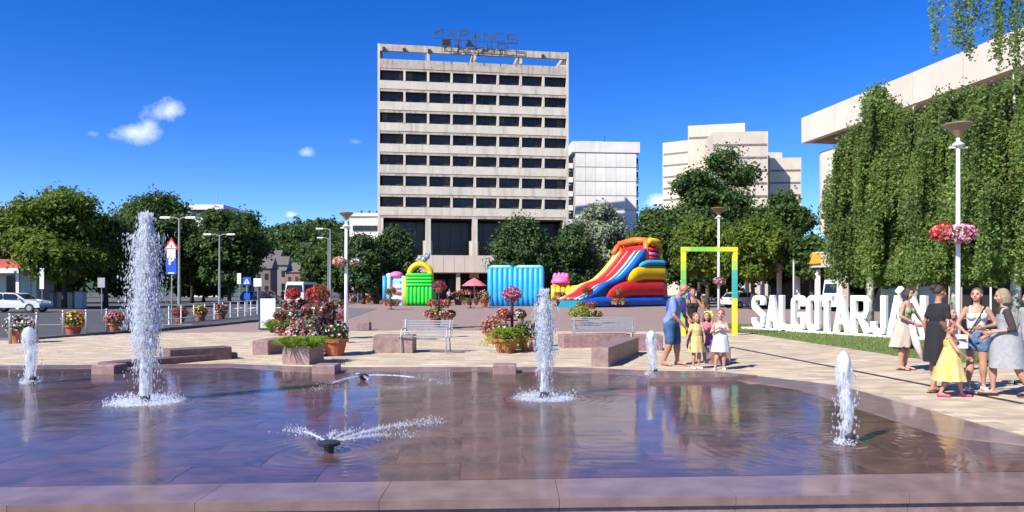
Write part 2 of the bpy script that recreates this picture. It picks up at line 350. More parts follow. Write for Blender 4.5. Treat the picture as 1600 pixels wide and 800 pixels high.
# ------------------------------------------------------------------ ground sheets
def sheet(name, poly, z, m, label=None, kind='structure', sub=0):
    mb = MB(); mb.v = [(p[0], p[1], z) for p in poly]; mb.f = [tuple(range(len(poly)))]
    return mb.build(name, m, kind=kind)
def area2(poly): return sum(poly[i][0] * poly[(i + 1) % len(poly)][1] - poly[(i + 1) % len(poly)][0] * poly[i][1] for i in range(len(poly)))
def inside(poly, x, y):
    c = False; n = len(poly)
    for i in range(n):
        a = poly[i]; b = poly[(i + 1) % n]
        if (a[1] > y) != (b[1] > y) and x < (b[0] - a[0]) * (y - a[1]) / (b[1] - a[1]) + a[0]: c = not c
    return c
sheet('ground', [(-900, -34.0), (-13.5, 5.32), (7.3, 6.19), (900, 46), (900, 1500), (-900, 1500)], -0.03, M_ground)
sheet('forecourt', [(-60, -40), (60, -40), (60, 9.5), (7.0, 6.5), (-13.5, 5.5), (-60, 3)], -0.30, M_path)
sheet('road', [(-80, 24.6), (-16.5, 24.2), (-14.2, 33.5), (-13.5, 44), (-17.5, 64), (-32, 150), (-60, 400), (-66, 400), (-50, 150), (-36, 78), (-80, 71)], -0.012, M_asphalt)
sheet('plaza_paving', [(-14.0, 27.5), (5, 27), (8, 19), (40, 9), (60, 30), (60, 110), (-20, 118), (-17.0, 66), (-13.0, 44)], -0.016, M_brownpave)
sheet('path', [tuple(G(405, 524)[:2]), tuple(G(452, 530)[:2]), tuple(G(590, 482)[:2]), tuple(G(520, 480)[:2])], -0.006, M_path)
k = MB()
for a, b in (((-40, 24.35), (-15.9, 23.95)), ((-15.9, 23.95), (-13.7, 33.5)), ((-13.7, 33.5), (-13.0, 44.5)), ((-13.0, 44.5), (-17, 64))):
    a = Vector((*a, 0)); b = Vector((*b, 0)); d = b - a; k.box((a + b) / 2 + Vector((0, 0, .03)), (d.length + .1, .16, .13), math.atan2(d.y, d.x))
k.build('kerb', M_path, kind='structure')
k = MB()
for i in range(9):
    x = -60 + i * 6.2; k.box((x, 35 + .02 * i, -.007), (2.6, .14, .003), .02)
k.box((-45, 60, -.007), (60, .15, .003), -.02)
for i in range(7): k.box((-24.5 + i * 1.05, 66 + .5 * i, -.007), (.5, 3.6, .003), .2)
k.build('road_marking', M_line, kind='structure')

# cream paving: separate pavers, the nearest as parts, the rest joined
PR = R(5.0); pu = Vector((math.cos(PR), math.sin(PR))); pv = Vector((-math.sin(PR), math.cos(PR)))
POOL = [(-13.5, 5.15), (7.3, 6.05), (6.6, 7.3), (5.75, 8.1), (5.62, 12.6), (5.3, 12.95), (4.4, 14.3), (1.3, 15.6), (-4.1, 15.6), (-6.4, 16.35), (-13.5, 15.7)]
CREAM = [(7.0, 5.6), (9, 7), (14.6, 12), (16.5, 16.8), (9.75, 17.8), (9.1, 27.9), (5.2, 29.0), (-4.2, 29.8), (-14.5, 27.7), (-16.6, 24.2), (-30, 24.5), (-30, 14), (-13, 15.2), (0, 14.2)]
base = sheet('pavement', CREAM, 0.011, mat('sand_joint', (.40, .33, .25), .95))
PW, PH_ = .40, .20
cells = []
ui = np.arange(-32, 20, PW); 
rows = np.arange(4, 33, PH_)
for ri, v in enumerate(rows):
    off = (ri % 2) * PW / 2 + (PW * .25 if ri % 5 == 3 else 0)
    for u in ui:
        uu = u + off; c = pu * uu + pv * v
        if c.y < 5 or abs(c.x) > c.y * .72 + .6: continue
        if not inside(CREAM, c.x, c.y): continue
        if inside(POOL, c.x, c.y) or any(inside(POOL, c.x + dx, c.y + dy) for dx, dy in ((.22, 0), (-.22, 0), (0, .12), (0, -.12))): continue
        cells.append((c.x, c.y))
cells.sort(key=lambda c: c[1])
pm = MB().box((0, 0, .009), (PW - .006, PH_ - .005, .018)).mesh('paver'); pm.materials.append(M_paver)
rp = random.Random(3)
pave_n = 0
for (x, y) in cells[:298]:
    o = link('paver', pm, None, base, loc=(x, y, rp.uniform(-.0015, .0015)), rz=PR)
rest = np.array(cells[298:]); nb = len(rest)
ex = np.array([pu.x, pu.y]) * (PW - .006) / 2; ey = np.array([pv.x, pv.y]) * (PH_ - .005) / 2
cs = [(-1, -1), (1, -1), (1, 1), (-1, 1)]
V = np.zeros((nb, 8, 3)); zt = .018 + RNG.uniform(-.002, .002, nb)
for i, (a, b) in enumerate(cs):
    V[:, i, :2] = rest + a * ex + b * ey; V[:, 4 + i, :2] = rest + a * ex + b * ey; V[:, 4 + i, 2] = zt
fq = np.array([(4, 5, 6, 7), (0, 1, 5, 4), (1, 2, 6, 5), (2, 3, 7, 6), (3, 0, 4, 7)])
FF = (fq[None] + 8 * np.arange(nb)[:, None, None]).reshape(-1, 4)
link('paver_field', npmesh('paver_field', V.reshape(-1, 3), FF), M_paver, base, kind='stuff')
# drainage channel
a = G(1140, 543); b = G(1600, 633); d = b - a
ch = MB().box((a + b) / 2 + Vector((0, 0, .012)), (d.length, .14, .02), math.atan2(d.y, d.x)); ch.build('drain_channel', M_darkmetal, kind='structure')
a = G(655, 545); 
# ------------------------------------------------------------------ pool
qr = R(3.4); qu = Vector((math.cos(qr), math.sin(qr))); qv = Vector((-math.sin(qr), math.cos(qr)))
WAT = [(-13.5, 5.55), (6.75, 6.65), (4.85, 8.3), (4.72, 12.2), (4.0, 13.55), (3.9, 13.7), (1.2, 14.75), (-4.1, 14.75), (-4.15, 14.75), (-5.9, 15.6), (-13.5, 14.95)]
pool = sheet('fountain_basin', POOL, -0.002, M_ground)
pz = MB()
sw, sh_ = 1.25, .62
for (lw, dep) in ((sw, sh_),):
    sm = MB().box((0, 0, 0), (lw - .006, dep - .008, .02)).mesh('granite_slab'); sm.materials.append(M_wet)
    for ri in range(20):
        v = 5.2 + ri * dep + .3
        for ci in range(17):
            u = -13.2 + ci * lw + (ri % 2) * lw / 2; c = qu * u + qv * v
            if abs(c.x) > c.y * .72 + 1.2 or not inside(POOL, c.x, c.y): continue
            if not (inside(WAT, c.x - .55, c.y) or inside(WAT, c.x + .55, c.y) or inside(WAT, c.x, c.y + .3) or inside(WAT, c.x, c.y - .3)): continue
            link('granite_slab', sm, None, pool, loc=(c.x, c.y, .009 + rp.uniform(-.002, .002)), rz=qr)
wt = MB(); wt.v = [(p[0], p[1], .024) for p in WAT]; wt.f = [tuple(range(len(WAT)))]
wt.build('water', M_water, kind='structure')
def strip_slabs(inner, outer, n, z, th, m=M_coping, name='coping_slab', gap=.004, parent=None):
    a0, a1 = Vector(inner[0]), Vector(inner[1]); b0, b1 = Vector(outer[0]), Vector(outer[1])
    for i in range(n):
        t0 = i / n; t1 = (i + 1) / n; g = gap / max((a1 - a0).length, .01) / 2
        t0 += g; t1 -= g
        q = [a0.lerp(a1, t0), a0.lerp(a1, t1), b0.lerp(b1, t1), b0.lerp(b1, t0)]
        if area2(q) < 0: q.reverse()
        MB().prism(q, z - th, z + rp.uniform(-.0015, .0015)).build(name, m, parent or pool)
# near coping and its rough front
strip_slabs(((-13.5, 5.55)), ((0, 0)), 0, 0, 0) if False else None
strip_slabs([(-13.5, 5.50), (7.3, 6.69)], [(-13.5, 5.12), (7.3, 5.99)], 15, .058, .07)
fr = MB(); a = Vector((-13.5, 5.185)); b = Vector((7.3, 6.055)); d = b - a; c = (a + b) / 2
strip_slabs([(-13.5, 5.26), (7.3, 6.13)], [(-13.5, 5.15), (7.3, 6.02)], 15, -.012, .29, M_granite, 'front_slab')
# far and right rim
def rim(pts_in, pts_out, z=.032, L=1.2):
    for i in range(len(pts_in) - 1):
        n = max(1, round((Vector(pts_in[i + 1]) - Vector(pts_in[i])).length / L))
        strip_slabs((pts_in[i], pts_in[i + 1]), (pts_out[i], pts_out[i + 1]), n, z, .05)
rim([(6.75, 6.65), (4.85, 8.3), (4.72, 12.2), (4.0, 13.55), (1.2, 14.75), (-4.1, 14.75), (-5.9, 15.6), (-13.5, 14.95)],
    [(7.3, 6.75), (5.75, 8.1), (5.62, 12.6), (4.55, 14.2), (1.3, 15.6), (-4.05, 15.6), (-6.4, 16.35), (-13.5, 15.7)])

# granite blocks: benches, cubes and rim stones
def block(name, a, b, depth, h, z0, m, label, cat, group=None, face='left'):
    """block whose near long face runs from ground point a to b, body behind it"""
    a = Vector(a); b = Vector(b); d = b - a; L = d.length; rz = math.atan2(d.y, d.x); n = Vector((-d.y, d.x)).normalized()
    c = (a + b) / 2 + n * depth / 2
    o = MB().bbox((0, 0, h / 2), (L, depth, h), .015).build(name, m, label=label, cat=cat, group=group)
    o.location = (c.x, c.y, z0); o.rotation_euler = (0, 0, rz); return o
g2 = lambda px, py: G(px, py)[:2]
GB = 'granite blocks round the fountain'
block('granite_bench', g2(582, 553), g2(645, 553), .75, .46, .012, M_granite, 'long pink granite block seat in front of the empty metal bench', 'bench', GB)
block('granite_bench', g2(419, 556), Vector(g2(452, 549)), .42, .37, .012, M_granite, 'low granite block left behind the planter cube with grass', 'bench', GB)
block('granite_bench', g2(951, 575), g2(998, 553), .38, .42, .012, M_granite, 'granite bench pointing away from the pool beside the small jet', 'bench', GB)
block('granite_bench', g2(880, 545), g2(985, 543), .55, .38, .012, M_granite, 'wide granite block behind the bench left of the man', 'bench', GB)
block('granite_bench', g2(995, 549), g2(1036, 549), .6, .42, .012, M_granite, 'short granite block just left of the man in blue', 'bench', GB)
block('granite_bench', g2(1108, 571), g2(1142, 571), .45, .40, .012, M_granite, 'granite block behind the girl in the white dress', 'bench', GB)
block('granite_bench', g2(557, 516), g2(577, 516), .5, .32, .0, M_granite, 'small far granite cube right of the white lamp pole', 'bench', GB)
a = Vector(g2(168, 579)); b = Vector(g2(372, 561)); n_ = Vector((-(b - a).y, (b - a).x)).normalized()
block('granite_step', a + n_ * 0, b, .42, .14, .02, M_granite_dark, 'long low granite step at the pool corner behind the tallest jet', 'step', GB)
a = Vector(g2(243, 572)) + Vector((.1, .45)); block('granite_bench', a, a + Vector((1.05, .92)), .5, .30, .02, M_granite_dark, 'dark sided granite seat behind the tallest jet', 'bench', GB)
for px, lab in ((140, 'pale rim stone at the left edge of the pool'), (486, 'rim stone in front of the planter cube'), (770, 'rim stone in front of the large fern pot')):
    p = G(px, 585, .02); block('rim_stone', (p.x, 14.4), (p.x + .46, 14.4), .5, .17, .02, M_granite, lab, 'stone', 'stones set in the pool rim')
st = MB().prism([(2.45, 13.1), (3.75, 13.25), (4.5, 13.5), (3.9, 14.2), (2.7, 14.25)], .02, .10)
st.build('granite_platform', M_coping, label='low wet granite platform at the pool edge in front of the children', cat='platform')
# granite planter cube with a square opening
def planter_cube(px, py, wd, h, rz, label):
    p = G(px, py, .01); t = empty('granite_planter', p, rz, label=label, cat='planter', group='granite planters')
    m = MB(); e = .07
    for s_ in (-1, 1):
        m.box((0, s_ * (wd / 2 - e / 2), h / 2), (wd, e, h)); m.box((s_ * (wd / 2 - e / 2), 0, h / 2), (e, wd - 2 * e, h))
    m.build('box', M_granite, t); MB().box((0, 0, h - .06), (wd - 2 * e, wd - 2 * e, .04)).build('soil', M_soil, t); return t
planter_cube(474, 568, .66, .42, R(-14), 'pink granite planter cube full of fresh grass at the pool rim')
# lawn under the letters
LAWN = [g2(1160, 520), g2(1420, 560), g2(1600, 578), (26, 21), (26, 27), (13.2, 33.5), (10, 35.2)]
sheet('lawn', LAWN, 0.022, M_grass)
n = 26000; pts = []
rg = np.random.default_rng(5)
while len(pts) < n:
    x = rg.uniform(8.5, 20); y = rg.uniform(13, 35)
    if inside(LAWN, x, y): pts.append((x, y))
pts = np.array(pts); C = np.column_stack([pts, np.full(n, .022)])
hgt = rg.uniform(.035, .09, (n, 1)); an = rg.uniform(0, 6.28, n); bx = np.column_stack([np.cos(an), np.sin(an), np.zeros(n)]) * .012
tip = C + np.column_stack([rg.normal(0, .02, n), rg.normal(0, .02, n), hgt[:, 0]])
V = np.stack([C - bx, C + bx, tip], 1).reshape(-1, 3)
link('grass', npmesh('grass', V, np.arange(3 * n).reshape(-1, 3)), M_blade, kind='stuff')
# ------------------------------------------------------------------ hotel
hr = R(8.3); hotel = empty('hotel_building', (-21.0, 115, 0), hr, label='tall beige concrete hotel with seven rows of dark windows and open roof frame', cat='building')
HW = 30.5; HD = 16.0; NB = 8; BW = (HW - .9) / NB
def hb(name, x0, x1, y0, y1, z0, z1, m, parent=hotel, **kw):
    return MB().box(((x0 + x1) / 2, (y0 + y1) / 2, (z0 + z1) / 2), (x1 - x0, y1 - y0, z1 - z0)).build(name, m, parent, **kw)
ztop = [36.0 - 3.3 * i for i in range(7)]
hb('side_wall', 0, .35, 0, HD, 0, 40.1, M_conc); hb('side_wall', HW - .35, HW, 0, HD, 0, 40.1, M_conc)
hb('rear_wall', .35, HW - .35, HD - .4, HD, 0, 37.0, M_conc)
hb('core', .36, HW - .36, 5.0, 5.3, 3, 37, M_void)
for i, z in enumerate(ztop):
    hb('spandrel_panel', .352, HW - .352, .0, .3, z - 1.60 - 1.28, z - 1.60, M_conc)
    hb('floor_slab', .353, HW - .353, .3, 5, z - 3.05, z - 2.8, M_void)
    hb('lintel', .354, HW - .354, .06, .3, z - .0, z + .36, M_concdark)
    for j in range(1, NB): hb('fin', .45 + j * BW - .17, .45 + j * BW + .17, -.05, .9, z - 1.6, z, M_conc)
hb('parapet', .352, HW - .352, 0, .3, 36.36, 37.75, M_concdark); hb('floor_slab', .353, HW - .353, .3, HD - .4, 37.0, 37.2, M_conc)
hb('lintel', .354, HW - .354, .05, .3, ztop[-1] - 3.3, ztop[-1] - 2.9, M_concdark)
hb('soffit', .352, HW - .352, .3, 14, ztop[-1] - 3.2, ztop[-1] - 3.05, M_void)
rw2 = random.Random(8); M_curt = mat('dusty_curtain', (.13, .115, .10), .9, (.08, .07, .06), 3); M_curt2 = mat('dark_blind', (.06, .055, .05), .8)
# windows: recessed glazing, frame with mullions
wf = MB(); bw = BW - .34
for xx in (-bw / 2 + .05, -bw / 6, bw / 6, bw / 2 - .05): wf.box((xx, -.04, 0), (.09, .08, 1.6))
for zz in (-.76, -.15, .76): wf.box((0, -.035, zz), (bw, .07, .08))
for i, xx in enumerate((-bw / 3, bw / 3)): wf.box((xx, -.05, -.45), (bw / 3 - .15, .04, .45))
wfm = wf.mesh('window_frame'); wfm.materials.append(M_frame)
wgm = MB().box((0, .02, 0), (bw, .03, 1.6)).mesh('window'); wgm.materials.append(M_glassdark)
for i, z in enumerate(ztop):
    for j in range(NB):
        if rw2.random() < .34:
            x_ = .45 + (j + .5) * BW; sgn_ = rw2.choice((-1, 1)); cw_ = rw2.uniform(.5, 1.15); MB().box((x_ + sgn_ * (bw / 2 - .12 - cw_ / 2), .925, z - .8 + .02), (cw_, .02, 1.5)).build('curtain', rw2.choice((M_curt, M_curt2)), hotel)
        wdw = link('window', wgm, None, hotel, loc=(.45 + (j + .5) * BW, .95, z - .8)); link('window_frame', wfm, None, wdw)
        # mullion frame shares the window's place
# open roof frame
hb('roof_beam', .352, HW - .352, -.05, .55, 39.0, 40.05, M_concdark); hb('roof_beam', .352, HW - .352, HD - 1, HD - .4, 39.2, 40.05, M_concdark)
for j in (2, 4, 6): hb('roof_post', .45 + j * BW - .2, .45 + j * BW + .2, 0, .4, 37.76, 38.99, M_conc)
for j in (0, 2, 4, 6, 8): hb('roof_beam', max(.36, .45 + j * BW - .25), min(HW - .36, .45 + j * BW + .25), .56, HD - 1.01, 39.3, 39.9, M_concdark)
m = MB(); m.v = [(HW - 1.6, .5, 37.8), (HW - .4, .5, 37.8), (HW - .4, .5, 39), (HW - 1.6, .9, 37.8), (HW - .4, .9, 37.8), (HW - .4, .9, 39)]
m.f = [(0, 1, 2), (5, 4, 3), (0, 2, 5, 3), (1, 4, 5, 2), (0, 3, 4, 1)]; m.build('roof_stair', M_conc, hotel)
for x in (2.4, 9.5, 16.6, 23.6): hb('roof_vent', x, x + 3.0, 2.0, 2.6, 37.3, 38.0, M_frame)
rf = random.Random(4)
for x in (.75, 3.9, 7.8, 26.0): hb('floodlight', x, x + .45, -.35, -.06, 38.9, 39.5, M_darkmetal)
# loggia on the ground floors
for j in (0, 2, 4, 6, 8):
    x = .45 + j * BW; x0, x1 = max(.352, x - .42), min(HW - .352, x + .42)
    hb('column', x0, x1, .05, 1.0, 6.9, ztop[-1] - 3.32, M_conc); 
    if 0 < j < 8: hb('column_base', x0 - .35, x1 + .25, .5, 1.9, 3.4, 9.4, M_cream)
hb('glazing', .36, HW - .36, 4.4, 4.5, 5.2, 12.6, M_glassdark)
for j in range(17):
    x = .6 + j * (HW - 1.2) / 16; hb('mullion', x - .06, x + .06, 4.2, 4.39, 5.2, 12.6, M_frame)
hb('mullion', .4, HW - .4, 4.15, 4.19, 8.2, 8.35, M_frame)
hb('terrace_floor', -6, HW + 2, -4.5, 4.3, 4.2, 4.6, M_cream)
for j in range(24):
    x = -6 + j * 38.5 / 24; hb('parapet_panel', x + .02, x + 38.5 / 24 - .02, -4.7, -4.52, 4.25, 6.85, M_cream)
hb('entrance_wall', -6, HW + 2, 2, 2.3, 0, 4.2, M_void)
for j in range(9): hb('entrance_glass', 1 + j * 3.4, 3.9 + j * 3.4, 1.9, 1.99, .3, 3.3, M_glassdark)
for x in (-4, 4, 12, 20, 28): hb('entrance_pillar', x, x + .6, -4.2, -3.6, 0, 4.2, M_cream)
# roof sign: old lattice letters standing in front of the beam
sg = empty('rooftop_sign', (0, 0, 0), 0, label='rusty lattice rooftop letters reading KARANCS on the roof of the hotel', cat='sign')
sg.matrix_world = Matrix.Translation((-21.0, 115, 0)) @ Matrix.Rotation(hr, 4, 'Z')
M_sign = mat('weathered_sign_metal', (.07, .06, .06), .8, (.035, .03, .035), 3); M_signdark = mat('black_sign_panel', (.012, .012, .014), .8)
def stroke_letter(ch, x, z, w_, h_, t, y=-1.2, dep=.14):
    S = {'K': [((0, 0), (0, 1)), ((0, .45), (1, 1)), ((.25, .6), (1, 0))], 'A': [((0, 0), (.5, 1)), ((.5, 1), (1, 0)), ((.2, .35), (.8, .35))],
         'R': [((0, 0), (0, 1)), ((0, 1), (.9, 1)), ((.9, 1), (.9, .5)), ((.9, .5), (0, .5)), ((.4, .5), (1, 0))], 'N': [((0, 0), (0, 1)), ((0, 1), (1, 0)), ((1, 0), (1, 1))],
         'C': [((1, 1), (0, 1)), ((0, 1), (0, 0)), ((0, 0), (1, 0))], 'S': [((1, 1), (0, 1)), ((0, 1), (0, .5)), ((0, .5), (1, .5)), ((1, .5), (1, 0)), ((1, 0), (0, 0))],
         'L': [((0, 1), (0, 0)), ((0, 0), (1, 0))], 'Z': [((0, 1), (1, 1)), ((1, 1), (0, 0)), ((0, 0), (1, 0))], 'O': [((0, 0), (0, 1)), ((0, 1), (1, 1)), ((1, 1), (1, 0)), ((1, 0), (0, 0))]}[ch]
    m = MB()
    for off in (-t, t):
        for a, b in S:
            p = Vector((x + a[0] * w_, y, z + a[1] * h_ + off * .5)); q = Vector((x + b[0] * w_, y, z + b[1] * h_ + off * .5))
            m.tube([p + Vector((off * .5, 0, 0)), q + Vector((off * .5, 0, 0))], [.05, .05], 4)
    return m
for i, ch in enumerate('KARANCS'):
    stroke_letter(ch, 8.9 + i * 1.92, 41.15 - .06 * i, 1.35, 1.35, .22).build('letter', M_sign, sg)
for i, ch in enumerate('SZALLO'):
    m = stroke_letter(ch, 10.2 + i * 1.72, 39.95 - .05 * i, 1.15, .85, .16)
    m.build('letter', M_sign, sg)
MB().box((10.7, -1.2, 40.35), (1.25, .1, .9)).build('backing_panel', M_signdark, sg)
m = MB(); m.v = [(13.6, -1.26, 39.9), (15.1, -1.26, 39.9), (14.2, -1.26, 41), (13.6, -1.14, 39.9), (15.1, -1.14, 39.9), (14.2, -1.14, 41)]; m.f = [(0, 1, 2), (5, 4, 3), (0, 3, 4, 1), (1, 4, 5, 2), (2, 5, 3, 0)]
m.build('backing_panel', M_signdark, sg)
m = MB()
for zz in (39.75, 40.98): m.tube([(8.8, -1.1, zz), (22, -1.1, zz - .25)], .05, 4)
for xx in (10, 12.6, 15.2, 17.8, 20.4):
    m.tube([(xx, -1.1, 39.0), (xx, -1.1, 42.2)], .045, 4); m.tube([(xx, -1.1, 40.6), (xx, .2, 40.0)], .04, 4); m.tube([(xx, -1.1, 39.1), (xx, -.05, 39.3)], .04, 4)
m.build('sign_frame', M_sign, sg)
# ------------------------------------------------------------------ neighbours
def panel_block(name, label, loc, rz, W, D, z1, cols, floors, fh, m, z0=0, balc=True, cap=True):
    t = empty(name, loc, rz, label=label, cat='building')
    MB().box((W / 2, D / 2, z1 / 2), (W, D, z1)).build('wall', mat('panel_joint', (.36, .34, .31), .9), t)
    pmsh = MB().box((0, 0, 0), (W / cols - .05, .14, fh - .16)).mesh('panel'); pmsh.materials.append(m)
    for f in range(floors):
        for c in range(cols): link('panel', pmsh, None, t, loc=((c + .5) * W / cols, -.07, z1 - .5 - (f + .5) * fh))
    if cap: MB().box((W / 2, D / 2, z1 + .7), (W + 1.4, D + .6, 2.2)).build('roof_parapet', M_whitewall, t)
    if balc:
        for sx in (-1, 1):
            for f in range(floors):
                z = z1 - .5 - (f + 1) * fh; x = -.75 if sx < 0 else W + .55
                MB().box((x, D * .3, z + .6), (1.2 if sx < 0 else .9, 3.2, 1.05)).build('balcony', M_whitewall, t)
                MB().box((x, D * .3, z + 1.9), (1.0, 2.0, 1.1)).build('window', M_glassdark, t)
    return t
pb = panel_block('apartment_block', 'white panel apartment block directly right of the hotel', (12.9, 150, 0), R(4), 12.6, 12, 30.0, 6, 10, 2.9, M_whitewall)
MB().box((3.5, 4, 31.9), (5, 4, .8)).build('roof_hut', M_whitewall, pb)
m = MB(); m.tube([(6.2, 1, 31.7), (6.2, 1, 33.2)], .07, 5); m.tube([(4, 1, 31.7), (4, 1, 32.6)], .05, 5); m.tube([(9, 1, 31.7), (9, 1, 32.6)], .05, 5); m.build('antenna', M_darkmetal, pb)
# stepped beige tower
tw = empty('stepped_tower', (0, 0, 0), 0, label='beige stepped high rise above the trees on the right', cat='building')
def tower(px0, px1, ytop, Y, depth, bands, rz, shift=0, step=22, m=M_cream):
    """facade from px0 to px1; rz turns it about the near right corner"""
    c = P(px1, ytop, Y); wdt = (px1 - px0) / F * Y / max(.3, math.cos(rz)); z = c.z
    mm = Matrix.Rotation(rz, 3, 'Z'); ctr = Vector((c.x, c.y, 0)) + mm @ Vector((-wdt / 2, depth / 2, 0))
    MB().box((ctr.x, ctr.y, z / 2), (wdt, depth, z), rz).build('wall', m, tw)
    for i in range(bands):
        zz = z - 3.4 - i * 3.3; q = Vector((c.x, c.y, zz)) + mm @ Vector((-wdt / 2, -.04, 0))
        MB().box(q, (wdt - .5, .1, .5), rz).build('window_band', M_band, tw)
tower(1045, 1120, 214, 205, 14, 9, R(-32))
tower(1080, 1164, 192, 198, 12, 1, R(-14), m=M_cream)
tower(1116, 1200, 205, 188, 12, 6, R(-4)); tower(1204, 1252, 246, 196, 12, 5, R(-6)); tower(1196, 1222, 238, 199, 10, 0, 0)
hb2 = lambda t, n, c, d, m, rz=0: MB().box(c, d, rz).build(n, m, t)
# small white blocks on the left horizon
t = empty('white_block', P(316, 452, 160) * 1, 0, label='white flat roofed block with a mast above the left trees', cat='building'); t.location.z = 0
zt = P(0, 321, 160).z
hb2(t, 'wall', (0, 4, zt / 2 - .8), (7.6, 8, zt - 1.6), M_whitewall); hb2(t, 'roof_slab', (0, 4, zt - .4), (9.6, 9, 1.1), M_whitewall); hb2(t, 'window_band', (0, -.05, zt - 2.0), (7.2, .12, .9), M_glassdark)
MB().tube([(2.0, 3, zt), (2.0, 3, zt + 3.8)], .07, 6).build('mast', M_greymetal, t)
t = empty('white_annex', (0, 0, 0), 0, label='low white building left of the hotel behind the lamp', cat='building'); q = P(572, 336, 128)
hb2(t, 'wall', (q.x, q.y + 5, q.z / 2), (6.2, 8, q.z), M_whitewall); hb2(t, 'roof_slab', (q.x, q.y + 5, q.z + .15), (6.8, 8.6, .5), M_whitewall)
for i in range(3): hb2(t, 'window_band', (q.x, q.y + .9, q.z - 2.2 - i * 3.2), (5.0, .12, .9), M_glassdark)
for i in (-1, 0, 1): hb2(t, 'chimney', (q.x + i * 1.4, q.y + 3, q.z + .7), (.3, .3, .8), M_frame)
t = empty('distant_block', P(3, 452, 140), 0, label='pale distant roof peeking over the trees at the left edge', cat='building'); t.location.z = 0
zt = P(0, 329, 140).z; hb2(t, 'wall', (0, 5, zt / 2), (8, 8, zt), M_whitewall); hb2(t, 'roof_slab', (0, 5, zt + .1), (8.6, 8.6, .6), M_cream); hb2(t, 'window', (1.5, .95, zt - 2), (3, .1, 1), M_glassdark)
# old street houses down the road
cols_ = [(.20, .16, .13), (.30, .27, .23), (.20, .18, .17), (.26, .13, .10)]
M_roof = mat('grey_roof', (.15, .13, .12), .85, (.10, .09, .085), 2)
for i, (px0, px1, yt, Y, hc, rz) in enumerate(((398, 422, 404, 150, 0, 8), (424, 448, 402, 190, 1, 10), (408, 436, 392, 235, 2, 6), (446, 470, 412, 170, 3, -10), (388, 402, 400, 170, 1, 6))):
    c = P((px0 + px1) / 2, yt, Y); wd = (px1 - px0) / F * Y
    t = empty('street_house', (c.x, c.y, 0), R(rz), label=['narrow dark house at the end of the street left of the white van', 'pale gabled house down the street above the van', 'farthest house roof down the street under the hill', 'red brown house partly behind the white van', 'pale narrow house beside the left street trees'][i], cat='house', group='houses down the street')
    mm_ = mat('house_render', cols_[hc], .9, None, .3)
    hb2(t, 'wall', (0, 4, c.z / 2 - 1), (wd, 8, c.z - 2), mm_)
    m = MB(); e = wd / 2 + .3; z0 = c.z - 2
    m.v = [(-e, -.3, z0), (e, -.3, z0), (e, 8.3, z0), (-e, 8.3, z0), (-e, 4, z0 + 2.4), (e, 4, z0 + 2.4)]; m.f = [(3, 2, 1, 0), (0, 1, 5, 4), (2, 3, 4, 5), (1, 2, 5), (3, 0, 4)]; m.build('roof', M_roof, t)
    for fl in range(2):
        for k_ in range(2): hb2(t, 'window', ((k_ - .5) * wd * .5, -.04, z0 * (.3 + .42 * fl)), (wd * .2, .08, z0 * .2), M_glassdark)
# kiosk on the left edge
t = empty('kiosk', P(0, 452, 62), 0, label='kiosk with red fascia and white columns at the left edge', cat='kiosk'); t.location.z = 0
zk = lambda y: P(0, y, 62).z
hb2(t, 'roof_fascia', (-2.2, 2.5, (zk(405) + zk(419)) / 2), (8, 5, zk(405) - zk(419)), mat('brick_red_fascia', (.48, .09, .07), .8, (.40, .08, .06), 1))
hb2(t, 'canopy', (-2.2, 2.3, (zk(419) + zk(427)) / 2), (8.2, 5.6, zk(419) - zk(427) - .01), M_whitewall)
hb2(t, 'wall', (-2.2, 3.5, zk(427) / 2), (7.6, 2.5, zk(427)), M_whitewall)
hb2(t, 'window', (-.4, 2.2, 1.9), (1.1, .1, 1.9), M_glassdark)
for x in (-4, -2, 1.4): hb2(t, 'column', (x, .2, zk(427) / 2), (.25, .25, zk(427)), M_white)
hb2(t, 'door', (.7, 2.2, 1.4), (.9, .08, 2.6), mat('pale_green_door', (.40, .52, .50), .6)); hb2(t, 'poster', (-2.6, 2.2, 2.2), (1.6, .06, 1.2), mat('maroon_poster', (.3, .03, .06), .6))
# low walls and hoardings under the left trees
for i, (px0, px1, y0, y1, mm_, lab) in enumerate(((34, 52, 454, 470, M_cream, 'low beige wall piece behind the silver car'), (56, 82, 457, 473, M_whitewall, 'pale low wall under the left trees beside the silver car'), (89, 112, 457, 480, M_cream, 'cream box wall between two left tree trunks'), (116, 128, 456, 478, M_whitewall, 'painted grey box beside the cream wall under the left trees'))):
    a = P(px0, y0, 66); b = P(px1, y1, 66); t = empty('low_wall', ((a.x + b.x) / 2, 66, 0), 0, label=lab, cat='wall', group='low walls under the left trees')
    hb2(t, 'wall', (0, .4, a.z / 2), (b.x - a.x, .7, a.z), mm_); hb2(t, 'cap', (0, .4, a.z + .05), (b.x - a.x + .12, .84, .1), M_path)
# ------------------------------------------------------------------ cultural centre on the right
cc = empty('cultural_centre', (22.6, 57, 0), 0, label='modern beige hall with deep overhanging roof behind the birches', cat='building')
ang = math.atan2(-19.6, 3.35)          # along the facade, toward the camera
cc.rotation_euler = (0, 0, ang)        # local x runs along the facade toward the viewer; local +y is its outer (left is -y)
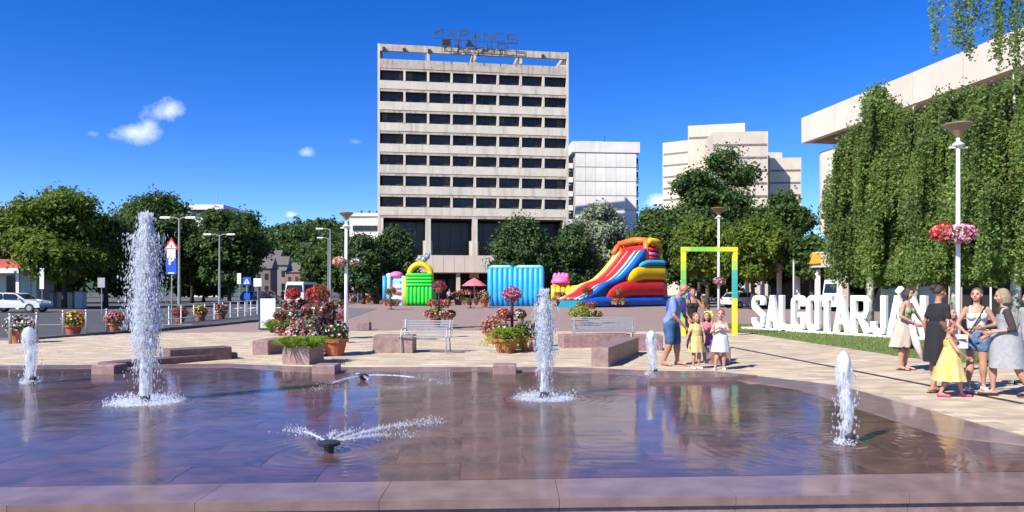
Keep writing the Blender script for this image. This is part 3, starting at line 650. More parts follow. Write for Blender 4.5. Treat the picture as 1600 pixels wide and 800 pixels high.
# local frame: x toward camera, y to the building's inside is +y
def cb(name, x0, x1, y0, y1, z0, z1, m, parent=cc): return MB().box(((x0 + x1) / 2, (y0 + y1) / 2, (z0 + z1) / 2), (x1 - x0, y1 - y0, z1 - z0)).build(name, m, parent)
M_hall = mat('warm_limestone', (.60, .52, .43), .8, (.53, .455, .375), .35, .1, 2, stain=(.6, (.36, .31, .26), .35), obj=.05)
for i in range(11): cb('roof_panel', i * 4 + .02, i * 4 + 3.98, -.02, .5, 13.05, 15.0, M_hall)
cb('roof_panel', -.3, 0, -.02, 26, 13.05, 15.0, M_hall)
cb('roof_deck', .01, 44, .51, 26, 13.6, 14.9, M_hall)
cb('upper_glazing', 1.2, 44, 2.6, 2.8, 7.0, 13.0, M_glassdark)
for i in range(22): cb('mullion', 1.4 + i * 2, 1.52 + i * 2, 2.4, 2.59, 7.0, 13.0, M_darkmetal)
# end tower with rounded corner
m = MB(); pr = [(-.2, 26)]; r_ = 1.2
for k in range(9):
    a = math.pi + (math.pi / 2) * k / 8; pr.append((-.2 + r_ + r_ * math.cos(a), .9 + r_ + r_ * math.sin(a)))
pr += [(2.6, .9), (2.6, 26)]
m.prism(pr, 6.0, 12.2); m.build('end_wall', M_hall, cc)
cb('window', 1.1, 2.3, .85, .9, 7.6, 9.2, M_glassdark)
cb('sill', .9, 2.5, .75, .9, 7.35, 7.5, M_hall)
cb('upper_floor', 2.61, 44, .9, 26, 6.0, 7.2, M_hall)
cb('ground_glazing', 1, 44, 5.4, 5.6, 0, 6.0, M_void)
for i in range(8): cb('pillar', 2 + i * 5.5, 2.5 + i * 5.5, 1.6, 2.1, 0, 6.0, M_hall)
cb('canopy', -14, 3, 1.5, 8, 3.4, 4.6, M_cream); cb('fascia_sign', -3, .0, 1.35, 1.49, 3.7, 4.5, mat('amber_fascia', (.70, .38, .04), .6))
cb('shop_glazing', -14, 3, 5, 5.2, 0, 3.4, M_glassdark)
for i in range(6): cb('pillar', -13 + i * 2.9, -12.7 + i * 2.9, 1.8, 2.1, 0, 3.4, M_white)
# ------------------------------------------------------------------ hills
def hill(name, pts, Y, depth, seed):
    """ridge from photo pixels (px, py) at distance Y"""
    xs = np.linspace(pts[0][0], pts[-1][0], 160); ys = np.interp(xs, [p[0] for p in pts], [p[1] for p in pts])
    V = []; n = len(xs); rows_ = 14
    for r in range(rows_):
        t = r / (rows_ - 1)
        for i in range(n):
            q = P(xs[i], ys[i], Y); s = math.sin(t * math.pi / 2) ** .8
            nz_ = noise.fractal(Vector((q.x * .012, t * 3 + seed, 0)), 1, 2, 5) * 8 * t + noise.noise(Vector((q.x * .11, t * 30, seed))) * 2.2
            V.append((q.x * (1 + .0 * t), Y - depth * (1 - t), max(-.5, (q.z - 3) * s + nz_ * min(1, t * 3) - (0 if t > 0 else 3))))
    Fq = [(r * n + i, r * n + i + 1, (r + 1) * n + i + 1, (r + 1) * n + i) for r in range(rows_ - 1) for i in range(n - 1)]
    V = np.array(V); o = link(name, npmesh(name, V, np.array(Fq)), M_hill, kind='structure')
    return V.reshape(rows_, n, 3)
hv = hill('hill', [(330, 405), (370, 378), (400, 369), (440, 374), (470, 369), (500, 365), (530, 361), (560, 366), (600, 376), (660, 380), (760, 400), (1000, 398), (1100, 405), (1320, 440)], 620, 260, 2)
# woods on the hill read as one mass
rg = np.random.default_rng(11); parts_ = []
pr_ = hv.reshape(-1, 3); pr_ = pr_[(pr_[:, 2] > 6) & (pr_[:, 0] < -70) & (pr_[:, 0] > -260)]
for i in range(2600):
    a = pr_[rg.integers(len(pr_))] + rg.normal(0, 2.5, 3); r0 = rg.uniform(1.8, 4.0); nn = 40
    d = unit(nn, rg); c = a + d * np.array([r0, r0, r0 * 1.15]) * rg.uniform(.75, 1.05, (nn, 1)) + np.array([0, 0, 1.5])
    parts_.append(leaf_quads(c, 1.0, rg, .8, d, .7))
V, Fq = merge(parts_); link('hill_woods', npmesh('hill_woods', V, Fq), L_dark, kind='stuff')
# ------------------------------------------------------------------ trees
def limb_path(a, b, rng, sag=0.1, n=5):
    a = Vector(a); b = Vector(b); d = b - a; out = []
    o = Vector((rng.normal(0, 1), rng.normal(0, 1), rng.normal(0, .4))) * d.length * .06
    for i in range(n + 1):
        t = i / n; out.append(a + d * t + o * math.sin(t * math.pi) + Vector((0, 0, -sag * d.length * t * (1 - t))))
    return out
def tree(label, px, Y, ytop, hw, ybase, lm, seed, n=14000, leaf=.26, shape='round', clumps=42, loose=1.0, name='tree', group=None, trunk_r=.18, bark=M_bark, dense=.75, lean=0, zb=None):
    """tree whose crown centre stands at photo column px, distance Y, top at row ytop, half width hw (photo px), crown bottom ybase"""
    n = int(n * 1.7); leaf *= .74; clumps = int(clumps * 1.25)
    rg = np.random.default_rng(seed)
    x0 = (px - 800) / F * Y; top = P(0, ytop, Y).z; bot = max(.5, P(0, ybase, Y).z); rw = hw / F * Y
    t = empty(name, (x0, Y, 0), 0, label=label, cat='tree', group=group)
    hc = (top - bot) / 2; cz = (top + bot) / 2
    # clump centres through the crown's volume, thinner at the core
    cen = []
    while len(cen) < clumps:
        p = rg.uniform(-1, 1, 3); r = np.linalg.norm(p)
        if r > 1 or r < .35 * rg.uniform(): continue
        if shape == 'cone': k = 1 - .55 * ((p[2] + 1) / 2) ** 1.6; q = (p[0] * k, p[1] * k, p[2])
        elif shape == 'dome': k = 1.0 if p[2] < 0 else 1; q = (p[0] * k, p[1] * k, p[2] * (1 if p[2] > 0 else .9))
        else: q = p
        cen.append((q[0] * rw * .84, q[1] * rw * .8, cz + q[2] * hc * .86))
    cen = np.array(cen); parts = []
    per = n // clumps
    for i, c in enumerate(cen):
        cr = min(rw, hc) * rg.uniform(.16, .40) * loose * (1.0 if clumps > 30 else 1.25)
        m_ = int(per * (cr / (min(rw, hc) * .31)) ** 2)
        d = unit(m_, rg); rad = cr * rg.uniform(.25, 1.0, (m_, 1)) ** .45 * (1 + .25 * rg.normal(size=(m_, 1)))
        C = c + d * rad * np.array([1.2, 1.2, .72]) * (1 + .35 * np.sin(d[:, :1] * 7 + i) * np.sin(d[:, 1:2] * 6 + 2 * i)); parts.append(leaf_quads(C, leaf, rg, .6, d + np.array([0, 0, .35]), .9, .3))
    # stray sprays at the outline
    m_ = int(n * .05); d = unit(m_, rg); d[:, 2] = np.abs(d[:, 2]) * .9 + d[:, 2] * .1
    base_ = cen[rg.integers(len(cen), size=m_)]; C = base_ + d * min(rw, hc) * rg.uniform(.25, .48, (m_, 1)); parts.append(leaf_quads(C, leaf * .9, rg))
    V, Fq = merge(parts); V = V - np.array([0, 0, 0]); V[:, 2] = np.maximum(V[:, 2], .05)
    link('crown', npmesh('crown', V, Fq), lm, t)
    m = MB(); fork = bot + (cz - bot) * .35
    m.tube([(0, 0, -.05), (.03, 0, fork * .4), (-.04, .03, fork), (0, 0, cz)], [trunk_r * 1.5, trunk_r, trunk_r * .85, trunk_r * .45], 9)
    for i in rg.choice(len(cen), min(14, len(cen)), replace=False):
        q = limb_path((0, 0, fork * rg.uniform(.7, 1.15)), cen[i] * .95, rg); L_ = len(q); m.tube(q, [trunk_r * .45 * (1 - .8 * j / L_) for j in range(L_)], 6)
    m.build('trunk', bark, t, smooth=True)
    return t
TG = 'trees along the street on the left'
tree('broad bright green tree at the left edge over the silver car', 28, 66, 318, 62, 432, L_lime, 1, 24000, .24, group=TG)
tree('tallest bright green tree above the cream box wall', 100, 64, 298, 72, 440, L_lime, 2, 30000, .24, group=TG)
tree('green tree directly left of the tallest fountain jet', 165, 68, 330, 52, 438, L_mid, 3, 20000, .26, group=TG)
tree('dark round tree behind the tallest fountain jet', 242, 84, 302, 62, 448, L_dark, 4, 26000, .3, group=TG)
tree('dark tree between parking sign and street lamp', 300, 92, 350, 44, 450, L_dark, 5, 16000, .32, group=TG)
tree('dark domed tree left of the street gap', 358, 84, 322, 52, 452, L_dark, 6, 26000, .3, group=TG)
tree('dark tree behind the left green trees', 60, 88, 330, 80, 470, L_dark, 7, 22000, .4, group=TG)
tree('dark background tree behind the street signs', 200, 96, 345, 70, 470, L_dark, 8, 18000, .42, group=TG)
tree('shaded tree low between the two street lamps', 318, 100, 395, 70, 474, L_dark, 41, 14000, .42, group=TG)
TH = 'trees in front of the hotel'
tree('small tree between the hill and the white annex', 496, 150, 388, 26, 446, L_mid, 9, 12000, .5, group=TH)
tree('dark evergreen left of the pair beside the hotel', 568, 84, 362, 34, 468, L_conifer, 10, 18000, .26, group=TH, clumps=50)
tree('dark evergreen standing against the left hotel corner', 615, 88, 348, 38, 468, L_conifer, 12, 22000, .26, 'cone', group=TH, clumps=56)
tree('low dark tree left of the white lamp pole', 536, 96, 378, 30, 462, L_dark, 13, 13000, .3, group=TH)
tree('conical evergreen in front of the hotel loggia', 812, 90, 338, 52, 466, L_conifer, 14, 30000, .26, 'cone', group=TH, clumps=60)
tree('dark cone shaped evergreen left of the silver tree', 893, 92, 345, 38, 466, L_conifer, 15, 22000, .26, 'cone', group=TH, clumps=56)
tree('grey leaved silver tree in front of the white apartment block', 940, 96, 313, 44, 462, L_silver, 16, 20000, .30, group=TH, clumps=46)
tree('lower silver leaved tree behind the tall red slide', 968, 100, 372, 36, 462, L_silver, 17, 14000, .30, group=TH)
tree('dark undergrowth tree behind the pink castle', 858, 98, 380, 40, 474, L_dark, 18, 12000, .36, group=TH)
TR = 'trees in the right background'
tree('green tree directly right of the red slide tower', 1040, 84, 318, 52, 452, L_mid, 19, 24000, .28, group=TR)
tree('tall loose dark tree in front of the stepped tower', 1128, 88, 225, 66, 420, L_dark, 20, 17000, .28, group=TR, clumps=40, loose=.85)
tree('wide dark tree left of the tall loose tree', 1092, 80, 262, 50, 440, L_dark, 45, 20000, .28, group=TR)
tree('bright lime tree behind the coloured arch', 1105, 68, 345, 55, 445, L_lime, 21, 22000, .24, group=TR)
tree('lime green tree right of the coloured arch', 1176, 62, 335, 48, 440, L_lime, 22, 22000, .23, group=TR)
tree('dark tree beside the end wall of the hall', 1222, 70, 292, 44, 445, L_dark, 23, 24000, .26, group=TR)
tree('grey green shaded tree under the hall corner', 1268, 60, 368, 40, 436, L_dark, 24, 14000, .22, group=TR)
tree('dark tree filling the back behind the arch', 1150, 100, 330, 110, 472, L_dark, 25, 30000, .42, group=TR, clumps=60)
# weeping birches: limbs, and hanging strands of small leaves
def birch(label, px, Y, ytop, hw, ylow, seed, strands, leaf=.055, per=85, side=None, dx=0):
    rg = np.random.default_rng(seed); x0 = (px - 800) / F * Y; top = P(0, ytop, Y).z; low = P(0, ylow, Y).z; rw = hw / F * Y
    t = empty('birch_tree', (x0, Y, 0), 0, label=label, cat='tree', group='weeping birches on the right')
    m = MB(); h_ = top * .93; tw_ = MB(); lb_ = MB()
    tr_ = [(0, 0, -.05), (.06, 0, h_ * .25), (-.08, .05, h_ * .5), (.05, 0, h_ * .75), (.0, .05, h_)]
    m.tube(tr_, [.19, .15, .11, .07, .02], 10)
    ends = []
    for i in range(34):
        z = h_ * (.26 + .71 * ((i + rg.uniform(0, 1)) / 34)); a = rg.uniform(0, 6.28); L_ = rw * rg.uniform(.5, 1.15) * (1.15 - .55 * max(0, z / h_ - .5) * 2); up = min(top - z, L_ * rg.uniform(.15, .6))
        A = Vector((0, 0, z)); E = Vector((math.cos(a) * L_, math.sin(a) * L_, z + up)); q = []
        for j in range(7):
            s = j / 6; q.append(A.lerp(E, s) + Vector((0, 0, up * .6 * math.sin(s * math.pi) - L_ * .12 * s * s)))
        lb_.tube(q, [.055 * (1 - .85 * j / 6) + .006 for j in range(7)], 5); ends.append(q)
    parts = []; rel = []
    for i in range(strands):
        q = ends[int(len(ends) * rg.uniform(0, 1) ** 1.25)]; s = rg.uniform(.04, 1.0) ** .6 * 5.99; j = int(s); p = q[j].lerp(q[j + 1], s - j)
        p = np.array(p) + rg.normal(0, .11, 3) * np.array([1, 1, .6])
        Lmax = max(.4, p[2] - low - abs(rg.normal(0, .45))); L_ = min(Lmax, rg.uniform(.6, 2.7) * (top / 9)) ; nn = int(per * L_ / 2)
        z = np.sort(rg.uniform(0, 1, nn)); drift = rg.normal(0, .10, 2)
        out = np.array([p[0], p[1]]); out = out / (np.linalg.norm(out) + .1) * .22
        C = np.column_stack([p[0] + (drift[0] + out[0]) * np.sqrt(z) + rg.normal(0, .045, nn), p[1] + (drift[1] + out[1]) * np.sqrt(z) + rg.normal(0, .045, nn), p[2] - z * L_])
        parts.append(leaf_quads(C, leaf, rg, .62, None, .8, .6)); rel.append((p, L_, drift + out))
    for q in ends:   # upright sprays along the limbs
        k2 = 300; s = rg.uniform(0, 5.99, k2); jj = s.astype(int); qa = np.array([tuple(v) for v in q]); C = qa[jj] + (qa[jj + 1] - qa[jj]) * (s - jj)[:, None] + rg.normal(0, .16, (k2, 3)) * np.array([1, 1, 1.1]); parts.append(leaf_quads(C, leaf, rg, .62, None, .8, .3))
    V, Fq = merge(parts); link('crown', npmesh('crown', V, Fq), L_birch, t)
    for (p, L_, dr) in rel[::6]:
        tw_.tube([(p[0], p[1], p[2]), (p[0] + dr[0] * .7, p[1] + dr[1] * .7, p[2] - L_ * .5), (p[0] + dr[0], p[1] + dr[1], p[2] - L_)], [.008, .006, .003], 3, cap=False)
    nf = len(m.f); m.add(lb_.v, lb_.f); to_ = m.build('trunk', M_birchbark, t, smooth=True); to_.data.materials.append(M_bark); to_.data.polygons.foreach_set('material_index', [0] * nf + [1] * (len(m.f) - nf)); tw_.build('twigs', M_bark, t)
    return t
birch('left weeping birch with white trunk against the hall corner', 1358, 31, 118, 54, 452, 31, 1150, .06)
birch('middle weeping birch behind the letters', 1428, 30, 140, 60, 450, 32, 1150, .06)
birch('bright weeping birch behind the near lamp', 1490, 27, 122, 66, 446, 33, 1250, .058)
birch('large weeping birch at the right edge', 1585, 25, 84, 90, 450, 34, 1600, .056)
birch('shaded birch low behind the hanging basket lamp', 1455, 36, 290, 64, 454, 35, 800, .07)
# strands hanging into the top of the frame from a limb of a birch that stands right of the view
rg = np.random.default_rng(71); t = empty('birch_tree', (13.8, 15.5, 0), 0, label='overhanging birch whose strands hang into the top right corner', cat='tree', group='weeping birches on the right')
m = MB(); m.tube([(0, 0, -.05), (.1, 0, 3), (-.1, 0, 6), (.2, .1, 9.5)], [.2, .16, .13, .06], 10)
m.tube([(-.1, 0, 6.2), (-1.6, -.1, 8.3), (-3.2, -.1, 9.1), (-4.0, -.1, 9.2)], [.07, .05, .03, .012], 6); m.tube([(0, 0, 7), (-1.2, 1.5, 9), (-2.0, 2.2, 9.8), (-2.4, 2.8, 9.9)], [.06, .045, .03, .012], 6)
parts = []
for px, yb, k_ in ((1462, 84, 6), (1489, 74, 2), (1494, 88, 6), (1506, 92, 4), (1519, 96, 7), (1543, 60, 3), (1553, 102, 6), (1566, 110, 6), (1576, 90, 5), (1588, 130, 6), (1597, 120, 6), (1536, 40, 4), (1474, 40, 2)):
    for q in range(k_):
        yy = 15.4 + rg.normal(0, .12); x = (px + rg.normal(0, 4) - 800) / F * yy - 13.8; zb_ = P(0, yb + rg.uniform(-25, 6), yy).z; zt_ = 9.0 + rg.uniform(-.3, .2); nn = int(48 * (zt_ - zb_)); z = rg.uniform(0, 1, nn)
        C = np.column_stack([x + rg.normal(0, .035, nn) + .05 * np.sin(z * 5 + q), yy - 15.5 + rg.normal(0, .035, nn), zt_ - z * (zt_ - zb_)]); parts.append(leaf_quads(C, .034, rg, .6, None, .8, .6))
V, Fq = merge(parts); link('crown', npmesh('crown', V, Fq), L_birch, t); m.build('trunk', M_birchbark, t, smooth=True)
# ------------------------------------------------------------------ inflatables
IG = 'inflatables in front of the hotel'
# green and yellow castle: ribbed front, arch above
def ribbed(t, name, x0, x1, z0, z1, n, m, vertical=True, y=0, dep=.0, amp=1.0):
    mb = MB()
    for i in range(n):
        if vertical: r_ = (x1 - x0) / n / 2 * 1.05; x = x0 + (i + .5) * (x1 - x0) / n; mb.tube([(x, y, z0), (x, y, z0 + r_ * .5), (x, y, z1 - r_ * .5), (x, y, z1)], [r_ * .7, r_, r_, r_ * .6], 12)
        else: r_ = (z1 - z0) / n / 2 * 1.05; z = z0 + (i + .5) * (z1 - z0) / n; mb.tube([(x0, y, z), (x0 + r_, y, z), (x1 - r_, y, z), (x1, y, z)], [r_ * .7, r_, r_, r_ * .7], 12)
    return mb.build(name, m, t, smooth=True)
Yc = 76; q = G(660, 477); s_ = lambda px: (px - 660) / F * Yc; zz = lambda y: H - (y - HY) / F * Yc
t = empty('bouncy_castle', (q.x * Yc / q.y, Yc, 0), 0, label='green ribbed inflatable with a yellow arch on top', cat='inflatable', group=IG)
for i in range(7):
    x0 = s_(634) + i * (s_(676) - s_(634)) / 7; x1 = s_(634) + (i + 1) * (s_(676) - s_(634)) / 7; r_ = (x1 - x0) / 2 * 1.08
    MB().tube([((x0 + x1) / 2, 0, .1), ((x0 + x1) / 2, 0, .4), ((x0 + x1) / 2, 0, zz(450)), ((x0 + x1) / 2, 0, zz(448))], [r_ * .8, r_, r_, r_ * .7], 12).build('tube', I_green, t, smooth=True)
for i in range(4):
    z0 = zz(448) + i * (zz(427) - zz(448)) / 4; z1 = z0 + (zz(427) - zz(448)) / 4; r_ = (z1 - z0) / 2 * 1.08
    MB().tube([(s_(634), -.02, (z0 + z1) / 2), (s_(637), -.02, (z0 + z1) / 2), (s_(673), -.02, (z0 + z1) / 2), (s_(676), -.02, (z0 + z1) / 2)], [r_ * .7, r_, r_, r_ * .7], 12).build('tube', I_green, t, smooth=True)
MB().bbox((s_(655), 2.2, zz(455) / 2), (s_(676) - s_(634), 3.8, zz(455)), .2).build('body', I_green, t)
pts = [(s_(656) + math.cos(a) * s_(676.5), .3, zz(429) + math.sin(a) * (zz(411) - zz(427))) for a in np.linspace(math.pi, 0, 15)]
MB().tube([(pts[0][0], .3, zz(440))] + pts + [(pts[-1][0], .3, zz(440))], .32, 12).build('arch', I_yellow, t, smooth=True)
MB().tube([(s_(634), .3, 0), (s_(633), .3, zz(432))], .3, 10).build('side_tube', I_yellow, t, smooth=True)
m = MB(); m.ball((s_(662), .3, zz(405)), (.35, .35, .32)); m.ball((s_(667), .3, zz(401)), (.28, .3, .3)); m.ball((s_(656), .3, zz(403)), (.3, .3, .22)); m.ball((s_(665), .3, zz(397)), (.12, .12, .2)); m.ball((s_(670), .3, zz(397)), (.1, .1, .2))
m.build('ornament', mat('slate_blue_vinyl', (.06, .09, .16), .4, (.5, .6, .65), 1.2), t, smooth=True)
# pale blue play house beside it
t = empty('play_house', ((616 - 800) / F * 77, 77, 0), 0, label='pale blue inflatable with pink top left of the green one', cat='inflatable', group=IG)
s_ = lambda px: (px - 616) / F * 77; zz = lambda y: H - (y - HY) / F * 77
MB().bbox((0, 1.2, zz(434) / 2), (s_(633) - s_(600), 2.4, zz(434)), .25).build('body', I_pale, t)
for i, x in enumerate((601, 608, 631)): MB().tube([(s_(x), -.05, 0), (s_(x), -.05, zz(431))], .22, 10).build('tube', I_pale if i else I_sky, t, smooth=True)
MB().ball((s_(618), .6, zz(430)), (.75, .7, .42)).build('top_cushion', I_pink, t, smooth=True); MB().ball((s_(607), .3, zz(431)), (.32, .3, .3)).build('top_cushion', I_white, t, smooth=True)
for x, y, ww, hh, mm in ((622, 447, 1.0, .6, I_white), (613, 452, .5, .7, I_red), (624, 458, 1.1, .35, I_red), (620, 467, 1.5, .5, I_white), (606, 460, .5, .9, I_white), (628, 441, .5, .3, I_teal)):
    MB().ball((s_(x), -.05, zz(y)), (ww / 2, .1, hh / 2), 12, 6).build('printed_patch', mm, t, smooth=True)
# blue ribbed wall
t = empty('blue_inflatable', ((806 - 800) / F * 74, 74, 0), R(-3), label='sky blue inflatable with upright ribs behind the flower tower', cat='inflatable', group=IG)
s_ = lambda px: (px - 806) / F * 74; zz = lambda y: H - (y - HY) / F * 74
MB().bbox((0, 1.7, zz(420) / 2), (s_(849) - s_(764), 3.0, zz(420)), .25).build('body', I_sky, t)
for i in range(11):
    x = s_(766) + i * (s_(846) - s_(766)) / 10; MB().tube([(x * .985 + .1, -.1, 0), (x * .99, -.05, 1), (x, .1, zz(424)), (x, .3, zz(419)), (x, .9, zz(417.5))], [.26, .3, .3, .26, .2], 12).build('rib', I_sky, t, smooth=True)
for a_, b_ in ((764, 800), (806, 848)): MB().tube([(s_(a_), .25, zz(418.5)), (s_(a_ + 4), .2, zz(417)), (s_(b_ - 4), .2, zz(417)), (s_(b_), .25, zz(418.5))], [.1, .18, .18, .1], 10).build('rim_tube', I_pale, t, smooth=True)
# pink castle
t = empty('pink_castle', ((876 - 800) / F * 73, 73, 0), 0, label='small yellow inflatable tower with pink pointed crown', cat='inflatable', group=IG)
s_ = lambda px: (px - 876) / F * 73; zz = lambda y: H - (y - HY) / F * 73
for x in (865, 872, 880, 887): MB().tube([(s_(x), 0, 0), (s_(x), 0, zz(446))], .26, 10).build('tower_tube', I_yellow, t, smooth=True)
MB().tube([(s_(863), 0, zz(446)), (s_(889), 0, zz(446))], .24, 10).build('tower_ring', I_orange, t, smooth=True)
MB().bbox((0, 1.0, zz(446) / 2), (1.5, 1.6, zz(446)), .15).build('body', I_yellow, t)
m = MB(); m.lathe([(.5, 0), (.98, .05), (.88, .35), (.62, .7), (.3, .8)], (0, .4, zz(443)), 16); m.build('crown', I_pink, t, smooth=True)
for x, hh in ((868, 424), (874, 423), (880, 423), (885, 428)):
    MB().lathe([(.30, 0), (.27, .3), (.16, .6), (.02, zz(hh) - zz(434))], (s_(x), .3, zz(434) - .15), 10).build('crown_spike', I_pink, t, smooth=True)
for x0_, x1_ in ((890, 906), (908, 922)):
    MB().tube([(s_(x0_), 0, zz(456)), (s_(x0_) + .3, 0, zz(454)), (s_(x1_) - .2, 0, zz(453 if x0_ < 900 else 449)), (s_(x1_), 0, zz(452 if x0_ < 900 else 446))], [.35, .5, .5, .45], 12).build('entry_tube', I_yellow, t, smooth=True)
MB().tube([(s_(888), -.4, .35), (s_(915), -.4, .35)], .42, 12).build('entry_step', I_blue, t, smooth=True)
# big slide
t = empty('giant_slide', (12.3, 74, 0), R(36), label='giant red yellow and blue inflatable slide with curved lanes', cat='inflatable', group=IG)
LX = 8.8   # local: runs from x=-LX (bottom, viewer side) to 0 (tower); y width
def lane_z(u): # u 0 bottom..1 top
    return .75 + 4.75 * (u ** 2.2 * .72 + u * .28) + .45 * math.exp(-((u - .33) / .16) ** 2)
lanes = [(-1.75, I_blue, .26), (-1.25, I_teal, .2), (-.95, I_white, .09), (-.7, I_teal, .2), (-.35, I_white, .12), (-.05, I_red, .25), (.35, I_red, .25), (.7, I_white, .1), (1.0, I_red, .26), (1.4, I_orange, .26), (1.8, I_white, .18), (2.1, I_yellow, .2)]
for yy, mm, r_ in lanes:
    pts = []; rr = []
    for i in range(17):
        u = i / 16; pts.append((-LX * .93 + LX * .9 * u, yy, lane_z(u) + (.14 if r_ > .2 and mm in (I_blue, I_yellow) else 0))); rr.append(r_ * (1.0 if 0 < i < 16 else .6))
    MB().tube(pts, rr, 10).build('slide_lane', mm, t, smooth=True)
m = MB(); pr = [(-LX * .95, 0)] + [(-LX * .93 + LX * .9 * i / 12, lane_z(i / 12) - .15) for i in range(13)] + [(2.0, 5.2), (2.0, 0)]
n_ = len(pr); m.v = [(x, -1.7, z) for x, z in pr] + [(x, 2.2, z) for x, z in pr]; m.f = [tuple(range(n_)), tuple(reversed(range(n_, 2 * n_)))] + [((i + 1) % n_, i, n_ + i, n_ + (i + 1) % n_) for i in range(n_)]
m.build('slide_bed', I_teal, t)
def side_bag(x0, x1, z0, z1, m_, slope0=0.0, slope1=0):
    """fat wall cushion on the viewer's side between heights z0 and z1, its left end cut on a slant"""
    mb = MB(); vs = []; n1 = 14; n2 = 10
    for i in range(n1 + 1):
        u = i / n1
        for k in range(n2):
            a = math.pi * k / (n2 - 1); zc = (z0 + z1) / 2; hz = (z1 - z0) / 2; hh = hz * min(1, (u * 6) ** .5 + .02)
            z = zc - math.cos(a) * hh - (1 - min(1, u * 2.2)) ** 1.5 * slope0; xx = x0 + (x1 - x0) * u + (z - zc) * .0
            vs.append((xx, -1.85 - .42 * math.sin(a) * min(1, (u * 6) ** .5 + .02), max(.02, z)))
    fs = [(i * n2 + k, i * n2 + k + 1, (i + 1) * n2 + k + 1, (i + 1) * n2 + k) for i in range(n1) for k in range(n2 - 1)] + [tuple(n1 * n2 + k for k in range(n2))]
    return mb.add([(v[0], v[1], v[2]) for v in vs], [tuple(reversed(f)) for f in fs])
side_bag(-LX * .98, 2.3, .02, 1.0, I_blue, .0).build('side_cushion', I_blue, t, smooth=True)
side_bag(-5.8, 2.3, 1.0, 2.6, I_red, .9).build('side_cushion', I_red, t, smooth=True)
side_bag(-3.0, 2.35, 2.6, 4.05, I_yellow, .7).build('side_cushion', I_yellow, t, smooth=True)
side_bag(-1.5, 2.2, 4.05, 4.6, I_sky, .4).build('side_cushion', I_sky, t, smooth=True)
# tower
for x in (.0, 2.0):
    for y in (-1.6, 2.0): MB().tube([(x, y, 4.2), (x, y, 6.1 + (.5 if x < 1 else -.3))], .27, 10).build('tower_post', I_orange if x < 1 else I_yellow, t, smooth=True)
for i in range(3): MB().tube([(.15, -1.75, 4.8 + i * .42), (1.5, -1.75, 4.75 + i * .42)], .2, 10).build('tower_wall', (I_red, I_pink, I_red)[i], t, smooth=True)
MB().tube([(.0, -1.7, 6.25), (.4, -1.7, 6.45), (1.4, -1.7, 6.4), (1.9, -1.7, 5.9)], [.28, .36, .36, .25], 12).build('tower_top', I_yellow, t, smooth=True)
MB().tube([(.1, -1.6, 6.5), (-.05, 0, 6.6), (-.15, 2.0, 6.3)], [.3, .34, .28], 12).build('tower_top', I_orange, t, smooth=True)
MB().tube([(-.2, 2.1, 6.1), (-1.0, 2.1, 5.3)], [.3, .2], 10).build('tower_brace', I_orange, t, smooth=True)
MB().bbox((.9, .2, 5.4), (1.9, 3.2, 1.4), .2).build('tower_core', I_red, t)
# ------------------------------------------------------------------ umbrella
t = empty('parasol', ((741 - 800) / F * 66, 66, 0), 0, label='pink parasol between green and blue inflatables', cat='umbrella')
zz = lambda y: H - (y - HY) / F * 66
MB().tube([(0, 0, 0), (0, 0, zz(436))], .03, 8).build('pole', M_white, t)
m = MB(); seg = 8; m.lathe([(1.1, 0), (1.12, .03), (.55, .45), (.03, .72)], (0, 0, zz(447)), 8); m.build('canopy', mat('pink_cloth', (.72, .16, .20), .8), t)
# ------------------------------------------------------------------ barriers, low fences near the inflatables
def barrier(px0, px1, y, label, hgt=.95, m_=M_white, grp='low white barriers before the inflatables'):
    a = G(px0, y); b = G(px1, y); b = P(px1, y, a.y); t = empty('barrier', a, 0, label=label, cat='barrier', group=grp); L_ = b.x - a.x
    MB().tube([(0, 0, 0), (0, 0, hgt), (L_, 0, hgt), (L_, 0, 0)], .03, 6).build('frame', m_, t); MB().tube([(0, 0, hgt * .5), (L_, 0, hgt * .5)], .02, 6).build('rail', m_, t)
    for x in (0, L_): MB().box((x, 0, .05), (.35, .3, .1)).build('foot', M_terr2, t)
barrier(985, 1012, 476, 'white barrier under the right end of the giant slide'); barrier(1030, 1052, 476, 'white barrier just left of the man in blue'); barrier(926, 950, 477, 'white barrier by the foot of the giant slide')
# ------------------------------------------------------------------ street furniture
def roadlamp(label, px, Y, ytop, ybot, arms):
    t = empty('street_lamp', ((px - 800) / F * Y, Y, 0), 0, label=label, cat='street lamp', group='tall street lamps'); z = P(0, ytop, Y).z
    MB().tube([(0, 0, 0), (0, 0, z * .35), (0, 0, z)], [.13, .10, .06], 8).build('pole', M_greymetal, t)
    for dx in arms:
        MB().tube([(0, 0, z - .1), (dx * .5, 0, z + .05), (dx, 0, z + .05)], .04, 6).build('arm', M_greymetal, t)
        MB().bbox((dx + (.35 if dx > 0 else -.35), 0, z + .04), (.75, .3, .14), .04).build('lamp_head', M_white, t)
roadlamp('tall street lamp with twin arms behind the parking sign', 280, 52, 341, 470, (-.6, .5))
roadlamp('twin armed street lamp in front of the dark domed tree', 343, 66, 367, 462, (-.7, .7))
roadlamp('tall street lamp left of the plaza lamp, against the hill', 516, 75, 358, 460, (-.7,))
roadlamp('second street lamp beside the one against the hill', 513, 88, 372, 460, (-.6,))
M_coneglass = mat('amber_lamp_cone', (.27, .20, .12), .35, (.19, .13, .075), 3)
